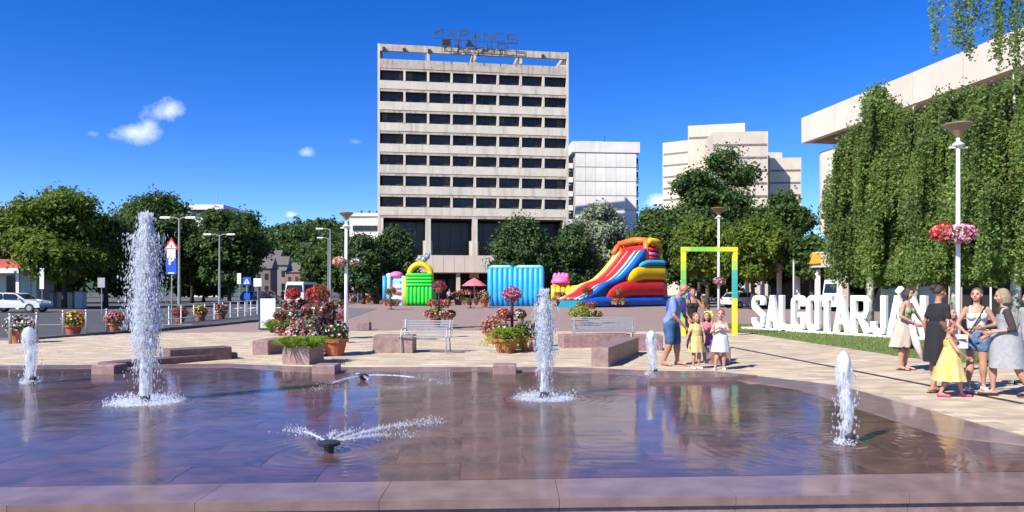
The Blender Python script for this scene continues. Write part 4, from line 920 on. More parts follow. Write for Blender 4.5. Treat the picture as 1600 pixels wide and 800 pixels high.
def flower_ball(t, c, r, fm1, fm2, seed, n1=500, n2=260, leaf=.05, ph=.03, green=None, flat=.7, name='blossoms'):
    rg = np.random.default_rng(seed); d = unit(n1, rg); C = np.array(c) + d * r * rg.uniform(.3, 1, (n1, 1)) ** .5 * np.array([1, 1, flat]); link('foliage', npmesh('foliage', *leaf_quads(C, leaf, rg, .55, d, .9)), green or L_plant, t)
    for fm, k_ in ((fm1, 1), (fm2, .6)):
        if fm is None: continue
        m_ = int(n2 * k_); d = unit(m_, rg); d[:, 2] = d[:, 2] * .8 + .1
        # blossoms gather in tufts
        tuft = unit(9, rg); dd = d + tuft[rg.integers(9, size=m_)] * .9; dd /= np.linalg.norm(dd, axis=1, keepdims=True)
        C = np.array(c) + dd * r * rg.uniform(.85, 1.12, (m_, 1)) * np.array([1, 1, flat]); link(name, npmesh(name, *leaf_quads(C, ph, rg, .9, dd, .6)), fm, t)
def plaza_lamp(label, px, Y, ytop, basket_y=None, r=.3, seed=1, foliage=(F_pink, F_white), cone=.42, pr=.055):
    t = empty('lamp_post', ((px - 800) / F * Y, Y, .01), 0, label=label, cat='lamp post', group='white lamp posts with cone heads'); z = P(0, ytop, Y).z
    MB().tube([(0, 0, 0), (0, 0, z * .45), (0, 0, z - .26)], [pr * 1.25, pr, pr * .8], 12).build('pole', M_white, t, smooth=True)
    MB().lathe([(pr * 1.9, 0), (pr * 1.9, .04), (pr * 1.3, .09)], (0, 0, 0), 12).build('base_plate', M_white, t)
    MB().lathe([(.04, -.27 * cone / .3), (.06, -.25 * cone / .3), (cone * .52, -.13 * cone / .3), (cone, .0), (cone, .025), (.02, .05)], (0, 0, z), 20).build('lamp_cone', M_coneglass, t)
    MB().lathe([(.10, 0), (.12, .03), (.05, .08)], (0, 0, z - .42), 12).build('collar', M_white, t)
    MB().tube([(-.18, 0, z - .45), (.18, 0, z - .45)], .018, 6).build('crossbar', M_white, t)
    return t
l1 = plaza_lamp('white lamp post with hanging basket near the people on the right', 1497, 14.6, 196, seed=1, cone=.27, pr=.043)
l2 = plaza_lamp('white lamp post right of the planter cube with pale basket', 541, 22.8, 334, seed=2, cone=.22)
l3 = plaza_lamp('white lamp post standing inside the view of the coloured arch', 1123, 34, 326, cone=.36)
def basket(label, px, py, Y, r, a, b, seed, n1=700, n2=420):
    c = P(px, py, Y); t = empty('hanging_basket', c, 0, label=label, cat='hanging basket', group='flower baskets hanging on lamp posts')
    MB().lathe([(.04, -.5 * r), (.6 * r, -.38 * r), (.8 * r, 0), (.76 * r, .02)], (0, 0, 0), 14).build('bowl', M_terr2, t)
    MB().tube([(r * .75, 0, 0), (r * .1, .0, r * 1.1), (-r * .75, 0, 0)], .008, 5).build('hanger', M_darkmetal, t)
    flower_ball(t, (0, 0, .1 * r), r, a, b, seed, n1, n2, .045, .032); return t
basket('red flowering basket on the left of the near lamp post', 1476, 366, 14.55, .24, F_red, F_salmon, 3); basket('pink and white flowering basket on the right of the near lamp post', 1502, 367, 14.35, .25, F_pink, F_white, 4)
basket('bronze leaved basket left of the far white lamp pole', 531, 410, 22.7, .20, F_salmon, F_white, 5); basket('small pale basket right of the far white lamp pole', 556, 411, 22.6, .2, F_white, None, 6, 300, 60)
basket('faint flowering basket on the lamp behind the arch', 1124, 440, 33.8, .28, F_pink, F_white, 12, 240, 90)
# traffic signs
M_blue = mat('blue_sign_face', (.01, .09, .55), .4); M_redp = mat('red_sign_border', (.62, .03, .03), .4); M_wsign = mat('white_sign_face', (.78, .78, .78), .4)
def text_mesh(s, size, ext, off=0.0, name='lettering'):
    cu = bpy.data.curves.new('tmp', 'FONT'); cu.body = s; cu.size = size; cu.extrude = ext; cu.offset = off; cu.align_x = 'CENTER'; cu.resolution_u = 5
    o = bpy.data.objects.new('tmp', cu); COL.objects.link(o); dg = bpy.context.evaluated_depsgraph_get(); dg.update()
    me = bpy.data.meshes.new_from_object(o.evaluated_get(dg)); me.name = name; bpy.data.objects.remove(o); me.materials.clear(); return me
def text_obj(s, size, m, parent, loc, ext=.004, off=0.0, name='lettering', sx=1.0):
    o = link(name, text_mesh(s, size, ext, off, name), m, parent); o.location = loc; o.rotation_euler = (R(90), 0, 0); o.scale = (sx, 1, 1); return o
t = empty('parking_sign', ((268.5 - 800) / F * 35, 35, 0), 0, label='blue parking sign with a triangular warning sign on one post', cat='sign')
zz = lambda y: H - (y - HY) / F * 35
MB().tube([(0, 0, 0), (0, 0, zz(374))], .035, 8).build('post', M_greymetal, t)
MB().bbox((0, -.05, zz(416)), (.50, .03, .78), .01).build('parking_plate', M_blue, t); text_obj('P', .52, M_wsign, t, (0, -.07, zz(413)), off=.02)
MB().box((0, -.067, zz(426.5)), (.3, .006, .06)).build('arrow_bar', M_wsign, t)
MB().bbox((0, -.05, zz(397)), (.42, .03, .46), .01).build('extra_plate', M_wsign, t)
m = MB(); m.v = [(-.36, -.03, zz(390)), (.36, -.03, zz(390)), (0, -.03, zz(371)), (-.36, -.06, zz(390)), (.36, -.06, zz(390)), (0, -.06, zz(371))]; m.f = [(2, 1, 0), (3, 4, 5), (0, 1, 4, 3), (1, 2, 5, 4), (2, 0, 3, 5)]; m.build('warning_triangle', M_redp, t)
m = MB(); m.v = [(-.24, -.066, zz(388)), (.24, -.066, zz(388)), (0, -.066, zz(375.5))]; m.f = [(0, 1, 2)]; m.build('triangle_face', M_wsign, t); MB().box((0, -.07, zz(384.5)), (.04, .006, .16)).build('symbol', M_darkmetal, t)
def signpost(label, px, Y, ytop, w_, h_, m_, tri=False, name='road_sign'):
    t = empty(name, ((px - 800) / F * Y, Y, 0), 0, label=label, cat='sign', group='road signs by the street'); z = P(0, ytop, Y).z
    MB().tube([(0, 0, 0), (0, 0, z)], .03, 8).build('post', M_greymetal, t); MB().bbox((0, -.05, z - h_ / 2), (w_, .03, h_), .01).build('plate', m_, t)
    if tri: m = MB(); m.v = [(-w_ * .38, -.067, z - h_ * .82), (w_ * .38, -.067, z - h_ * .82), (0, -.067, z - h_ * .15)]; m.f = [(0, 1, 2)]; m.build('triangle', M_wsign, t); MB().box((0, -.072, z - h_ * .58), (.07, .005, .2)).build('symbol', M_darkmetal, t)
    return t
signpost('blue pedestrian crossing sign with white triangle by the street', 386, 55, 433, .6, .6, M_blue, True); signpost('square white sign right of the blue crossing sign', 403, 50, 435, .55, .55, M_wsign)
signpost('narrow white sign left of the blue crossing sign', 374, 58, 427, .32, .85, M_wsign); signpost('pale square sign before the dark trees left of the tall jet', 159, 50, 434, .5, .66, mat('grey_sign_back', (.36, .36, .35), .6))
signpost('white narrow advertising sign beside the low pale wall', 66, 60, 419, .36, 1.7, M_wsign)
t = signpost('low round blue arrow sign below the crossing sign', 386.5, 50, 458, .42, .42, M_blue, False)
# railing along the street
RG = 'white posts along the street edge'
posts = [(16, 538, 498), (58, 534, 495), (99, 527, 493), (135, 525, 490), (167, 521, 487), (200, 517, 485)]
prevp = None
pm_ = MB(); pm_.tube([(0, 0, 0), (0, 0, .84), (0, 0, .86)], [.045, .045, .03], 10); pm_.tube([(0, 0, .88), (0, 0, .94)], [.055, .05], 10); pmm = pm_.mesh('bollard', True); pmm.materials.append(M_metal)
labs = ['leftmost steel bollard beside the flower pot', 'steel bollard just right of the small left jet', 'steel bollard left of the yellow flowered pot', 'steel bollard right of the yellow flowered pot', 'steel bollard left of the red flowered pot by the spray', 'steel bollard behind the spray of the tallest jet']
for (px, yb, yt), lb in zip(posts, labs):
    p = G(px, yb); link('bollard', pmm, None, None, loc=p, label=lb, cat='bollard', group='steel bollards along the street')
# railing panels further on
rp_ = [(238, 509), (264, 507), (283, 505), (303, 503), (320, 501), (335, 499), (348, 497), (360, 496), (372, 495), (383, 494), (392, 493), (402, 491)]
t = empty('railing', (0, 0, 0), 0, label='white painted pedestrian railing between plaza and street', cat='railing')
pp = [G(a, b) for a, b in rp_]
for i, p in enumerate(pp): MB().tube([(p.x, p.y, 0), (p.x, p.y, .95)], .035, 8).build('post', M_white, t)
for i in range(len(pp) - 1):
    a, b = pp[i], pp[i + 1]
    for z in (.93, .25): MB().tube([(a.x, a.y, z), (b.x, b.y, z)], .022, 6).build('rail', M_white, t)
# white board
t = empty('info_board', G(418, 515), R(8), label='blank white upright panel left of the flowers', cat='board')
MB().bbox((.02, 0, .68), (.62, .09, 1.22), .01).build('panel', M_white, t); MB().box((-.32, 0, .66), (.04, .11, 1.3)).build('side_frame', M_darkmetal, t); MB().box((0, 0, .04), (.66, .4, .05)).build('foot', M_darkmetal, t)
# metal benches (wire seats)
def wire_bench(px0, px1, yb, ztop, label, rz=0, back=True, mirror=False):
    a = G(px0, yb); L_ = (px1 - px0) / F * a.y; t = empty('metal_bench', (a.x, a.y, .01), rz, label=label, cat='bench', group='wire mesh benches'); m_ = M_metal
    for x in (.08, L_ - .08):
        MB().tube([(x, -.02, 0), (x, .0, .43), (x, .06, .47), (x, -.42, .45), (x, -.45, 0)] if False else [(x, -.45, 0), (x, -.42, .42), (x, .0, .42), (x, .12, .86)], .018, 6).build('leg', m_, t); MB().tube([(x, .0, .42), (x, .08, .2), (x, .16, 0)], .018, 6).build('leg', m_, t)
        MB().tube([(x, -.42, .42), (x, -.36, .62), (x, .05, .64)], .014, 6).build('armrest', m_, t)
    for i in range(7): y = -.42 + i * .07; MB().box((L_ / 2, y, .435), (L_, .038, .012)).build('seat_slat', m_, t)
    for i in range(6): z = .52 + i * .062; MB().box((L_ / 2, .02 + (z - .42) * .27, z), (L_, .012, .036)).build('back_slat', m_, t)
    return t
wire_bench(628, 708, 551, 0, 'empty grey metal bench between granite block and fern pot', R(-6)); wire_bench(893, 992, 541, 0, 'metal bench behind the second tallest jet', R(-4))

# coloured misting arch
t = empty('spray_arch', ((1108 - 800) / F * 26.6, 26.6, 0), R(3), label='green and yellow square arch standing on the plaza behind the children', cat='arch')
ph = P(0, 386, 26.6).z
ramp_ = {'L': [(0, (.70, .62, .03)), (.25, (.10, .45, .16)), (.5, (.06, .42, .22)), (.72, (.22, .52, .08)), (.88, (.66, .62, .03)), (1, (.68, .62, .03))],
         'T': [(0, (.52, .60, .04)), (.22, (.16, .50, .06)), (.45, (.26, .56, .05)), (.7, (.55, .62, .03)), (1, (.74, .62, .02))],
         'R': [(0, (.74, .60, .03)), (.38, (.72, .62, .04)), (.44, (.04, .36, .30)), (.68, (.03, .38, .36)), (.78, (.30, .52, .12)), (.9, (.72, .62, .03)), (1, (.74, .62, .02))]}
def ramp_at(k_, u):
    r = ramp_[k_]
    for (a, ca), (b, cb_) in zip(r, r[1:]):
        if u <= b: return tuple(x + (y - x) * (u - a) / (b - a) for x, y in zip(ca, cb_))
    return r[-1][1]
for k_, s_ in (('L', -1), ('R', 1)):
    for i in range(9):
        z0 = (ph - .16) * i / 9; z1 = (ph - .16) * (i + 1) / 9
        MB().box((s_ * .94, 0, (z0 + z1) / 2), (.15, .17, z1 - z0 - .002)).build('post_section', mat('rainbow_paint', ramp_at(k_, (i + .5) / 9), .45, ramp_at(k_, (i + .1) / 9), 3), t)
for i in range(7):
    x0 = -1.02 + 2.04 * i / 7; x1 = x0 + 2.04 / 7
    MB().box(((x0 + x1) / 2, 0, ph - .08), (x1 - x0 - .002, .19, .16)).build('beam_section', mat('rainbow_paint', ramp_at('T', (i + .5) / 7), .45, ramp_at('T', i / 7), 3), t)
for i in range(6): MB().lathe([(.012, -.05), (.018, 0)], (-.8 + i * .32, 0, ph - .17), 6).build('nozzle', M_metal, t)
# ------------------------------------------------------------------ city letters
A0 = Vector((1176, 31.7)); xs = [1176.5, 1198, 1218, 1237, 1260.5, 1283, 1303, 1330, 1361, 1387, 1420, 1450]
pA = G(1176, 513.5, .03); pB = G(1386, 526.5, .03); dd = (pB - pA); dd.z = 0
def on_line(px):
    k_ = (px - 800) / F; tt = (k_ * pA.y - pA.x) / (dd.x - k_ * dd.y); return pA + dd * tt
rz = math.atan2(dd.y, dd.x); sgn = empty('city_letters', pA, rz, label='large white standing letters spelling SALGOTARJÁN on the lawn', cat='sign')
MLet = mat('white_letters', (.82, .82, .80), .5, (.76, .76, .74), 3)
def fuse_flat(mb, voxel):
    me = mb.mesh('tmp'); o = bpy.data.objects.new('tmp', me); COL.objects.link(o); r = o.modifiers.new('r', 'REMESH'); r.mode = 'VOXEL'; r.voxel_size = voxel
    s_ = o.modifiers.new('s', 'SMOOTH'); s_.factor = .5; s_.iterations = 1
    dg = bpy.context.evaluated_depsgraph_get(); dg.update(); out = bpy.data.meshes.new_from_object(o.evaluated_get(dg)); bpy.data.objects.remove(o); out.name = 'letter'; out.polygons.foreach_set('use_smooth', [False] * len(out.polygons)); return out
def heavy_letter(ch, w_, h_, t=.20, dep=.20):
    m = MB(); e = t / 2; X0, X1, Z0, Z1 = e, w_ - e, e, h_ - e; xm = w_ / 2
    def st(*pts, rd=True):
        for a, b in zip(pts, pts[1:]):
            a = Vector((a[0], 0, a[1])); b = Vector((b[0], 0, b[1])); d = b - a; c = (a + b) / 2; ang_ = math.atan2(d.z, d.x)
            m.box(c, (d.length, dep, t), rot=Matrix.Rotation(-ang_, 3, 'Y'))
        if rd:
            for p in pts[1:-1]: m.tube([(p[0], -dep / 2, p[1]), (p[0], dep / 2, p[1])], e, 14)
    c_ = min(.16, (X1 - X0) * .45)
    arc = lambda cx, cz, a0, a1, n=5: [(cx + math.cos(a0 + (a1 - a0) * k / n) * c_, cz + math.sin(a0 + (a1 - a0) * k / n) * c_ * 1.2) for k in range(n + 1)]
    hp_ = math.pi / 2; ztop, zbot, mid = Z1 - c_ * 1.2, Z0 + c_ * 1.2, h_ / 2
    if ch in 'AÁ':
        st((X0 - .02, -.0 + e * .2), (xm, Z1)); st((xm, Z1), (X1 + .02, e * .2)); st((X0 + .06, h_ * .30), (X1 - .06, h_ * .30)); m.box((xm, 0, Z1), (t, dep, t))
        if ch == 'Á': st((xm, h_ + .08), (xm + .16, h_ + .26), rd=False)
    elif ch == 'L': st((X0, 0), (X0, h_)); st((0, e), (w_, e))
    elif ch == 'T': st((xm, 0), (xm, h_)); st((0, h_ - e), (w_, h_ - e))
    elif ch == 'N': st((X0, 0), (X0, h_)); st((X1, 0), (X1, h_)); st((X0, Z1), (X1, Z0))
    elif ch == 'J': st((X1, h_), (X1, zbot), *arc(X1 - c_, zbot, 0, -hp_)[1:], *arc(X0 + c_, zbot, -hp_, -math.pi), (X0, h_ * .34))
    elif ch == 'O': p_ = arc(X1 - c_, ztop, 0, hp_) + arc(X0 + c_, ztop, hp_, math.pi) + arc(X0 + c_, zbot, math.pi, 3 * hp_) + arc(X1 - c_, zbot, 3 * hp_, 4 * hp_); st(*p_, p_[0], p_[1])
    elif ch == 'G': st((X1, h_ * .68), *arc(X1 - c_, ztop, 0, hp_), *arc(X0 + c_, ztop, hp_, math.pi), *arc(X0 + c_, zbot, math.pi, 3 * hp_), *arc(X1 - c_, zbot, 3 * hp_, 4 * hp_), (X1, h_ * .46)); st((X1 + e, h_ * .45), (xm, h_ * .45), rd=False)
    elif ch == 'S': st((X1, h_ * .70), *arc(X1 - c_, ztop, 0, hp_), *arc(X0 + c_, ztop, hp_, math.pi), (X0, h_ * .64), (X1, h_ * .38), *arc(X1 - c_, zbot, 0, -hp_), *arc(X0 + c_, zbot, -hp_, -math.pi), (X0, h_ * .31))
    elif ch == 'R': st((X0, 0), (X0, h_)); st((X0, Z1), *arc(X1 - c_, ztop, hp_, 0), (X1, h_ * .62), (X1 - .08, h_ * .47), (X0, h_ * .47)); st((xm - .02, h_ * .47), (X1 + .02, e * .3), rd=False)
    return fuse_flat(m, .021)
for i, ch in enumerate('SALGOTARJÁN'):
    p0 = on_line(xs[i] + .4); p1 = on_line(xs[i + 1] - .4); wd = (p1 - p0).length; x0 = (p0 - pA).length if i else 0
    hh = 1.35 + .03 * i / 8; me = heavy_letter(ch, wd - .035, hh)
    o = link('letter', me, MLet, sgn); o.location = (x0 + .015, 0, .055)
MB().box((4.3, 0, .0), (9.4, .5, .12)).build('plinth', M_white, sgn)
# banner behind the letters
t = empty('banner_wall', P(1420, 452, 33), R(-8), label='white banner wall with blue print behind the letters', cat='banner'); t.location.z = 0
MB().box((0, 0, 1.25), (2.2, .08, 1.9)).build('panel', M_white, t); MB().box((0, -.05, 2.0), (1.9, .01, .25)).build('print_stripe', I_pale, t)
for x in (-1.13, 1.13): MB().tube([(x, 0, 0), (x, 0, 2.4)], .05, 8).build('post', M_white, t)
for px, Yp, yt in ((1383, 46, 428), (1404, 44, 430), (1428, 42, 430), (1470, 40, 420), (1548, 42, 425), (1240, 52, 408)):
    x = (px - 800) / F * Yp; z = P(0, yt, Yp).z
    t = empty('white_post', (x, Yp, 0), 0, label={1383: 'slim white post behind the letter J', 1404: 'slim white post left of the woman with green top', 1428: 'slim white post behind the woman with green top', 1470: 'slim white post behind the woman in black', 1548: 'slim white post behind the woman with denim shorts', 1240: 'thin white post standing behind the letter G'}[px], cat='post', group='slim white posts under the birches')
    MB().tube([(0, 0, 0), (0, 0, z)], .05, 8).build('pole', M_white, t); MB().ball((0, 0, z + .03), .07).build('cap', M_greymetal, t)
# ------------------------------------------------------------------ vehicles
M_tyre = mat('tyre_rubber', (.02, .02, .02), .8); M_carglass = mat('car_glass', (.015, .02, .025), .08, spec=.8)
def car(label, loc, rz, paint, van=False, s=1.0, name='parked_car'):
    t = empty(name, loc, rz, label=label, cat='van' if van else 'car'); 
    if van: prof = [(-2.4, .35), (-2.42, 1.0), (-2.2, 2.3), (-2.0, 2.42), (1.2, 2.42), (1.5, 2.3), (2.05, 1.35), (2.5, 1.1), (2.55, .4)]
    else: prof = [(-2.1, .35), (-2.15, .75), (-1.95, .95), (-1.55, 1.35), (-1.2, 1.43), (.1, 1.43), (.45, 1.33), (1.05, .95), (1.85, .82), (2.1, .65), (2.12, .35)]
    W = .88 if not van else .98; m = MB(); n_ = len(prof)
    for side in (-1, 1):
        for x, z in prof:
            inn = max(0, (z - 1.0)) * (.32 if not van else .10); m.v.append((x, side * (W - inn) * .93 if False else side * (W - inn), z))
    m.f = [tuple(range(n_)), tuple(reversed(range(n_, 2 * n_)))] + [((i + 1) % n_, i, n_ + i, n_ + (i + 1) % n_) for i in range(n_)]
    b = m.build('body', paint, t)
    def glass(poly, name='window'):
        for side in (-1, 1):
            mm = MB(); vs = []
            for o_ in (.0, .012):
                for x, z in poly: vs.append((x, side * (W - max(0, z - 1.0) * (.32 if not van else .10) + .004 + o_), z))
            k_ = len(poly); mm.add(vs, [tuple(range(k_)), tuple(reversed(range(k_, 2 * k_)))] + [(i, (i + 1) % k_, k_ + (i + 1) % k_, k_ + i) for i in range(k_)]); mm.build(name, M_carglass, t)
    if van: glass([(.6, 1.4), (1.9, 1.4), (1.45, 2.15), (.6, 2.2)]); glass([(-2.0, 1.45), (.4, 1.45), (.4, 2.15), (-1.9, 2.15)]); ws = [(1.52, 2.27), (2.03, 1.4)]; rw_ = [(-2.24, 2.1), (-2.38, 1.4)]
    else: glass([(-.45, .98), (.85, .98), (.35, 1.33), (-.45, 1.37)]); glass([(-1.55, 1.0), (-.55, .98), (-.55, 1.37), (-1.2, 1.35)]); ws = [(.47, 1.32), (1.0, .98)]; rw_ = [(-1.57, 1.32), (-1.93, .98)]
    for (a, b_), nm, o_ in ((ws, 'windscreen', .015), (rw_, 'rear_window', -.015)):
        wa = W - max(0, a[1] - 1) * (.32 if not van else .1) - .1; wb = W - .1; mm = MB(); vs = []
        for oo in (o_ * .2, o_): vs += [(a[0] + oo, -wa, a[1] + .005), (a[0] + oo, wa, a[1] + .005), (b_[0] + oo, wb, b_[1] + .005), (b_[0] + oo, -wb, b_[1] + .005)]
        mm.add(vs, [(0, 1, 2, 3), (7, 6, 5, 4), (0, 4, 5, 1), (1, 5, 6, 2), (2, 6, 7, 3), (3, 7, 4, 0)]); mm.build(nm, M_carglass, t)
    for x in (-1.35, 1.4):
        for side in (-1, 1):
            y = side * (W - .08); w_ = MB(); w_.tube([(x, y - .1, .32), (x, y + .1, .32)], [.32, .32], 18); wo_ = w_.build('wheel', M_tyre, t); MB().tube([(x, y - .11, .32), (x, y + .11, .32)], [.19, .19], 12).build('rim', M_metal, wo_)
    for side in (-1, 1):
        MB().bbox((prof[-1][0] + .0, side * W * .72, .72), (.06, .3, .14), .02).build('headlight', M_white, t); MB().bbox((prof[0][0] - .02, side * W * .75, .8), (.06, .26, .16), .02).build('tail_light', M_redp, t)
        MB().bbox((.75 if not van else 1.7, side * (W + .09), 1.02 if not van else 1.5), (.14, .18, .12), .03).build('mirror', paint, t)
    MB().box((prof[-1][0] + .02, 0, .42), (.05, W * 1.7, .14)).build('bumper', M_greymetal, t)
    return t
P_silver = mat('silver_car_paint', (.62, .63, .65), .25, (.58, .59, .61), .5, coat=.5); P_blue = mat('blue_car_paint', (.10, .22, .42), .3, coat=.5); P_whitec = mat('white_car_paint', (.78, .78, .78), .3, coat=.4); P_grey = mat('dark_car_paint', (.08, .09, .11), .3, coat=.5)
car('silver parked car before the kiosk at the left edge', ((26 - 800) / F * 54, 54, 0), R(3), P_silver)
car('white van seen from behind on the street by the flowers', ((474 - 800) / F * 75, 75, 0), R(84), P_whitec, True)
car('pale blue car on the street right of the crossing sign', ((398 - 800) / F * 95, 95, 0), R(80), P_blue)
car('dark car farther along the street right of the blue one', ((418 - 800) / F * 112, 112, 0), R(84), P_grey)
car('white car parked under the trees behind letters O and T', ((1312 - 800) / F * 58, 58, 0), R(60), P_whitec, True)
car('light car parked under the trees behind letter S', ((1166 - 800) / F * 66, 66, 0), R(20), P_silver)
# ------------------------------------------------------------------ flower pots
PG = 'terracotta flower pots'
def pot(label, px, yb, z0=.012, r=.26, h=.36, fm=(F_red, F_pink), seed=1, Y=None, green=None, ball=1.25, flat=.8, m_=None, n1=420, n2=220, lift=.55, leaf=.06, ph=.035, group=PG, fern=False):
    p = G(px, yb, z0) if Y is None else P(px, yb, Y); t = empty('flower_pot', p, 0, label=label, cat='flower pot', group=group)
    MB().lathe([(r * .62, 0), (r * .66, .01), (r * .9, h * .78), (r * 1.04, h * .8), (r * 1.06, h), (r * .92, h), (r * .88, h * .86)], (0, 0, 0), 18).build('pot', m_ or M_terr, t, smooth=False); MB().lathe([(r * .88, h * .84), (r * .5, h * .86), (.02, h * .87)], (0, 0, 0), 12).build('soil', M_soil, t)
    if fern:
        rg = np.random.default_rng(seed); parts = []
        for i in range(34):
            a = rg.uniform(0, 6.28); L_ = r * rg.uniform(1.1, 2.0); s = np.linspace(0, 1, 30); x = np.cos(a) * L_ * s; y = np.sin(a) * L_ * s; z = h + .32 * np.sin(s * 2.4) * rg.uniform(.7, 1.3) - .42 * s ** 2.2
            side = np.where(np.arange(30) % 2 == 0, 1, -1) * .05 * (1 - s * .6); C = np.column_stack([x - np.sin(a) * side, y + np.cos(a) * side, z]); parts.append(leaf_quads(C, .055, rg, .4, np.array([0, 0, 1.0]), .5))
        link('fronds', npmesh('fronds', *merge(parts)), L_fresh, t)
    else: flower_ball(t, (0, 0, h + r * ball * flat * lift), r * ball, fm[0], fm[1], seed, n1, n2, leaf, ph, green, flat)
    return t
# left row of pots by the street
for a in (('dark leaved flower pot by the leftmost bollard', 30, 536, (F_white, None), L_plant, .30), ('flower pot with yellow blossoms between two bollards', 115, 524, (F_yellow, F_orange), L_plant, .30), ('reddish flower pot left of the tall jet spray', 179, 520, (F_salmon, F_pink), L_plant, .26)):
    pot(a[0], a[1], a[2], fm=a[3], seed=a[1], r=a[5], h=.38, ball=1.35, green=a[4])
for a in (('dark red flower pot against the railing by the parking sign', 281, 503, (F_red, None)), ('yellow and red flower pot at the middle of the railing', 312, 501, (F_yellow, F_red)), ('dark leaved pot at the right of the railing pots', 345, 498, (F_red, F_white))): pot(a[0], a[1], a[2], fm=a[3], seed=a[1], r=.30, h=.34, ball=1.3)
# flower stands: a post carrying rings of pots
def stand(label, px, yb, Y_off, tiers, seed, post_h, red_top=None, group='flower towers'):
    """tiers: (height m, ring radius, count, pot radius, colours)"""
    p = G(px, yb, .012); t = empty('flower_tower', p, 0, label=label, cat='flower stand', group=group)
    MB().tube([(0, 0, 0), (0, 0, post_h)], .045, 8).build('post', M_darkmetal, t); MB().lathe([(.3, 0), (.3, .03), (.06, .05)], (0, 0, 0), 14).build('foot', M_darkmetal, t)
    rr = random.Random(seed); k_ = 0
    for (hz, rad, cnt, pr, cols) in tiers:
        for i in range(cnt):
            a = 2 * math.pi * i / cnt + seed; x, y = math.cos(a) * rad, math.sin(a) * rad; k_ += 1
            po = MB().lathe([(pr * .6, 0), (pr * .95, pr * 1.1), (pr * 1.05, pr * 1.12), (pr * 1.05, pr * 1.35), (pr * .85, pr * 1.35)], (x, y, hz), 12).build('pot', M_terr2, t)
            if rad > .05: MB().tube([(0, 0, hz + .02), (x, y, hz + .02)], .015, 5).build('bracket', M_darkmetal, t)
            c = cols[k_ % len(cols)]; flower_ball(po, (x, y, hz + pr * 1.6), pr * (rr.uniform(1.25, 1.75) if rad > .05 else 1.9), c[0], c[1], seed * 31 + k_, 260, rr.randint(25, 75) if rad > .05 else 190, .05, .030, L_coleus if rr.random() < .35 else L_plant, .8)
    return t
pk = [(F_pink, F_white), (F_salmon, F_purple), (F_white, F_pink), (F_red, F_salmon)]
stand('flower tower with red bouquet on top behind the planter cube', 497, 556, 0, [(.25, .38, 4, .12, pk), (.62, .34, 4, .12, pk), (.98, .26, 3, .11, pk), (1.30, .0, 1, .15, [(F_red, F_red)])], 3, 1.32)
stand('left flower tower with a small red top', 458, 540, 0, [(.3, .42, 5, .12, pk), (.7, .36, 4, .12, pk), (1.05, .28, 3, .11, pk), (1.36, 0, 1, .11, [(F_red, F_red)])], 5, 1.38)
stand('narrow flower tower right of the red bouquet', 522, 530, 0, [(.6, .3, 3, .12, [(F_pink, F_purple)]), (1.0, .26, 3, .11, [(F_pink, F_pink)])], 8, 1.1)
stand('flower tower with pink top pot behind the fern pot', 800, 545, 0, [(.35, .36, 4, .12, [(F_salmon, F_white), (F_white, None), (F_orange, F_salmon)]), (.78, .32, 4, .12, [(F_white, F_pink), (F_red, F_salmon)]), (1.3, .0, 1, .14, [(F_pink, F_purple)])], 4, 1.32)
stand('flower tower in front of the green inflatable', 686, 512, 0, [(.35, .5, 5, .15, [(F_salmon, F_pink), (F_white, F_salmon)]), (.85, .38, 4, .14, [(F_salmon, F_red)]), (1.5, .0, 1, .17, [(F_red, F_purple)])], 9, 1.5)
stand('flower tower in front of the giant slide foot', 918, 505, 0, [(.2, .5, 4, .15, [(F_yellow, F_salmon), (F_red, F_yellow)]), (.7, .35, 3, .13, [(F_red, F_salmon)]), (1.35, .0, 1, .15, [(F_red, None)])], 11, 1.4)
stand('small flower tower before the right part of the slide', 966, 480, 0, [(.25, .5, 4, .22, [(F_yellow, F_orange)]), (1.2, .0, 1, .25, [(F_red, F_orange)])], 12, 1.3)
stand('flower tower between parasol and green inflatable', 735, 481, 0, [(.25, .55, 5, .24, [(F_yellow, None), (None, None)]), (1.2, .4, 3, .2, [(F_pink, F_red)])], 13, 1.5)
stand('flower tower before the pale blue inflatable', 611, 483, 0, [(.25, .5, 4, .24, [(F_orange, None), (None, None)]), (1.2, .3, 3, .2, [(F_red, F_orange)])], 14, 1.5)
stand('flower tower under the pink castle', 874, 479, 0, [(.3, .6, 4, .22, [(F_pink, F_white)]), (.9, .3, 3, .2, [(F_pink, None)])], 15, 1.1)
# fresh grass in the planter cube
def tuft(label, c, rx, hgt_, n, seed, m_=L_fresh, name='ornamental_grass'):
    rg = np.random.default_rng(seed); b = np.column_stack([rg.uniform(-rx, rx, n), rg.uniform(-rx, rx, n), np.zeros(n)]) ; u = rg.normal(0, 1, (n, 2)) * .12; hh = hgt_ * rg.uniform(.5, 1.1, n)
    mid = b + np.column_stack([u[:, 0] + b[:, 0] * .25, u[:, 1] + b[:, 1] * .25, hh]); tip = mid + np.column_stack([u[:, 0] * 1.2 + b[:, 0] * .35, u[:, 1] * 1.2 + b[:, 1] * .35, -hh * rg.uniform(0, .5, n)])
    a = rg.uniform(0, 6.28, n); wv = np.column_stack([np.cos(a), np.sin(a), np.zeros(n)]) * .012
    V = np.stack([b - wv, b + wv, mid + wv, mid - wv, tip], 1).reshape(-1, 3); i0 = 5 * np.arange(n)
    Fq = np.concatenate([np.stack([i0, i0 + 1, i0 + 2, i0 + 3], 1), np.stack([i0 + 3, i0 + 2, i0 + 4, i0 + 4], 1)])
    tri = np.concatenate([np.stack([i0, i0 + 1, i0 + 2], 1), np.stack([i0, i0 + 2, i0 + 3], 1), np.stack([i0 + 3, i0 + 2, i0 + 4], 1)])
    o = link(name, npmesh(name, V, tri), m_, label=label, cat='plant'); o.location = c; return o
p = G(474, 568, .01)
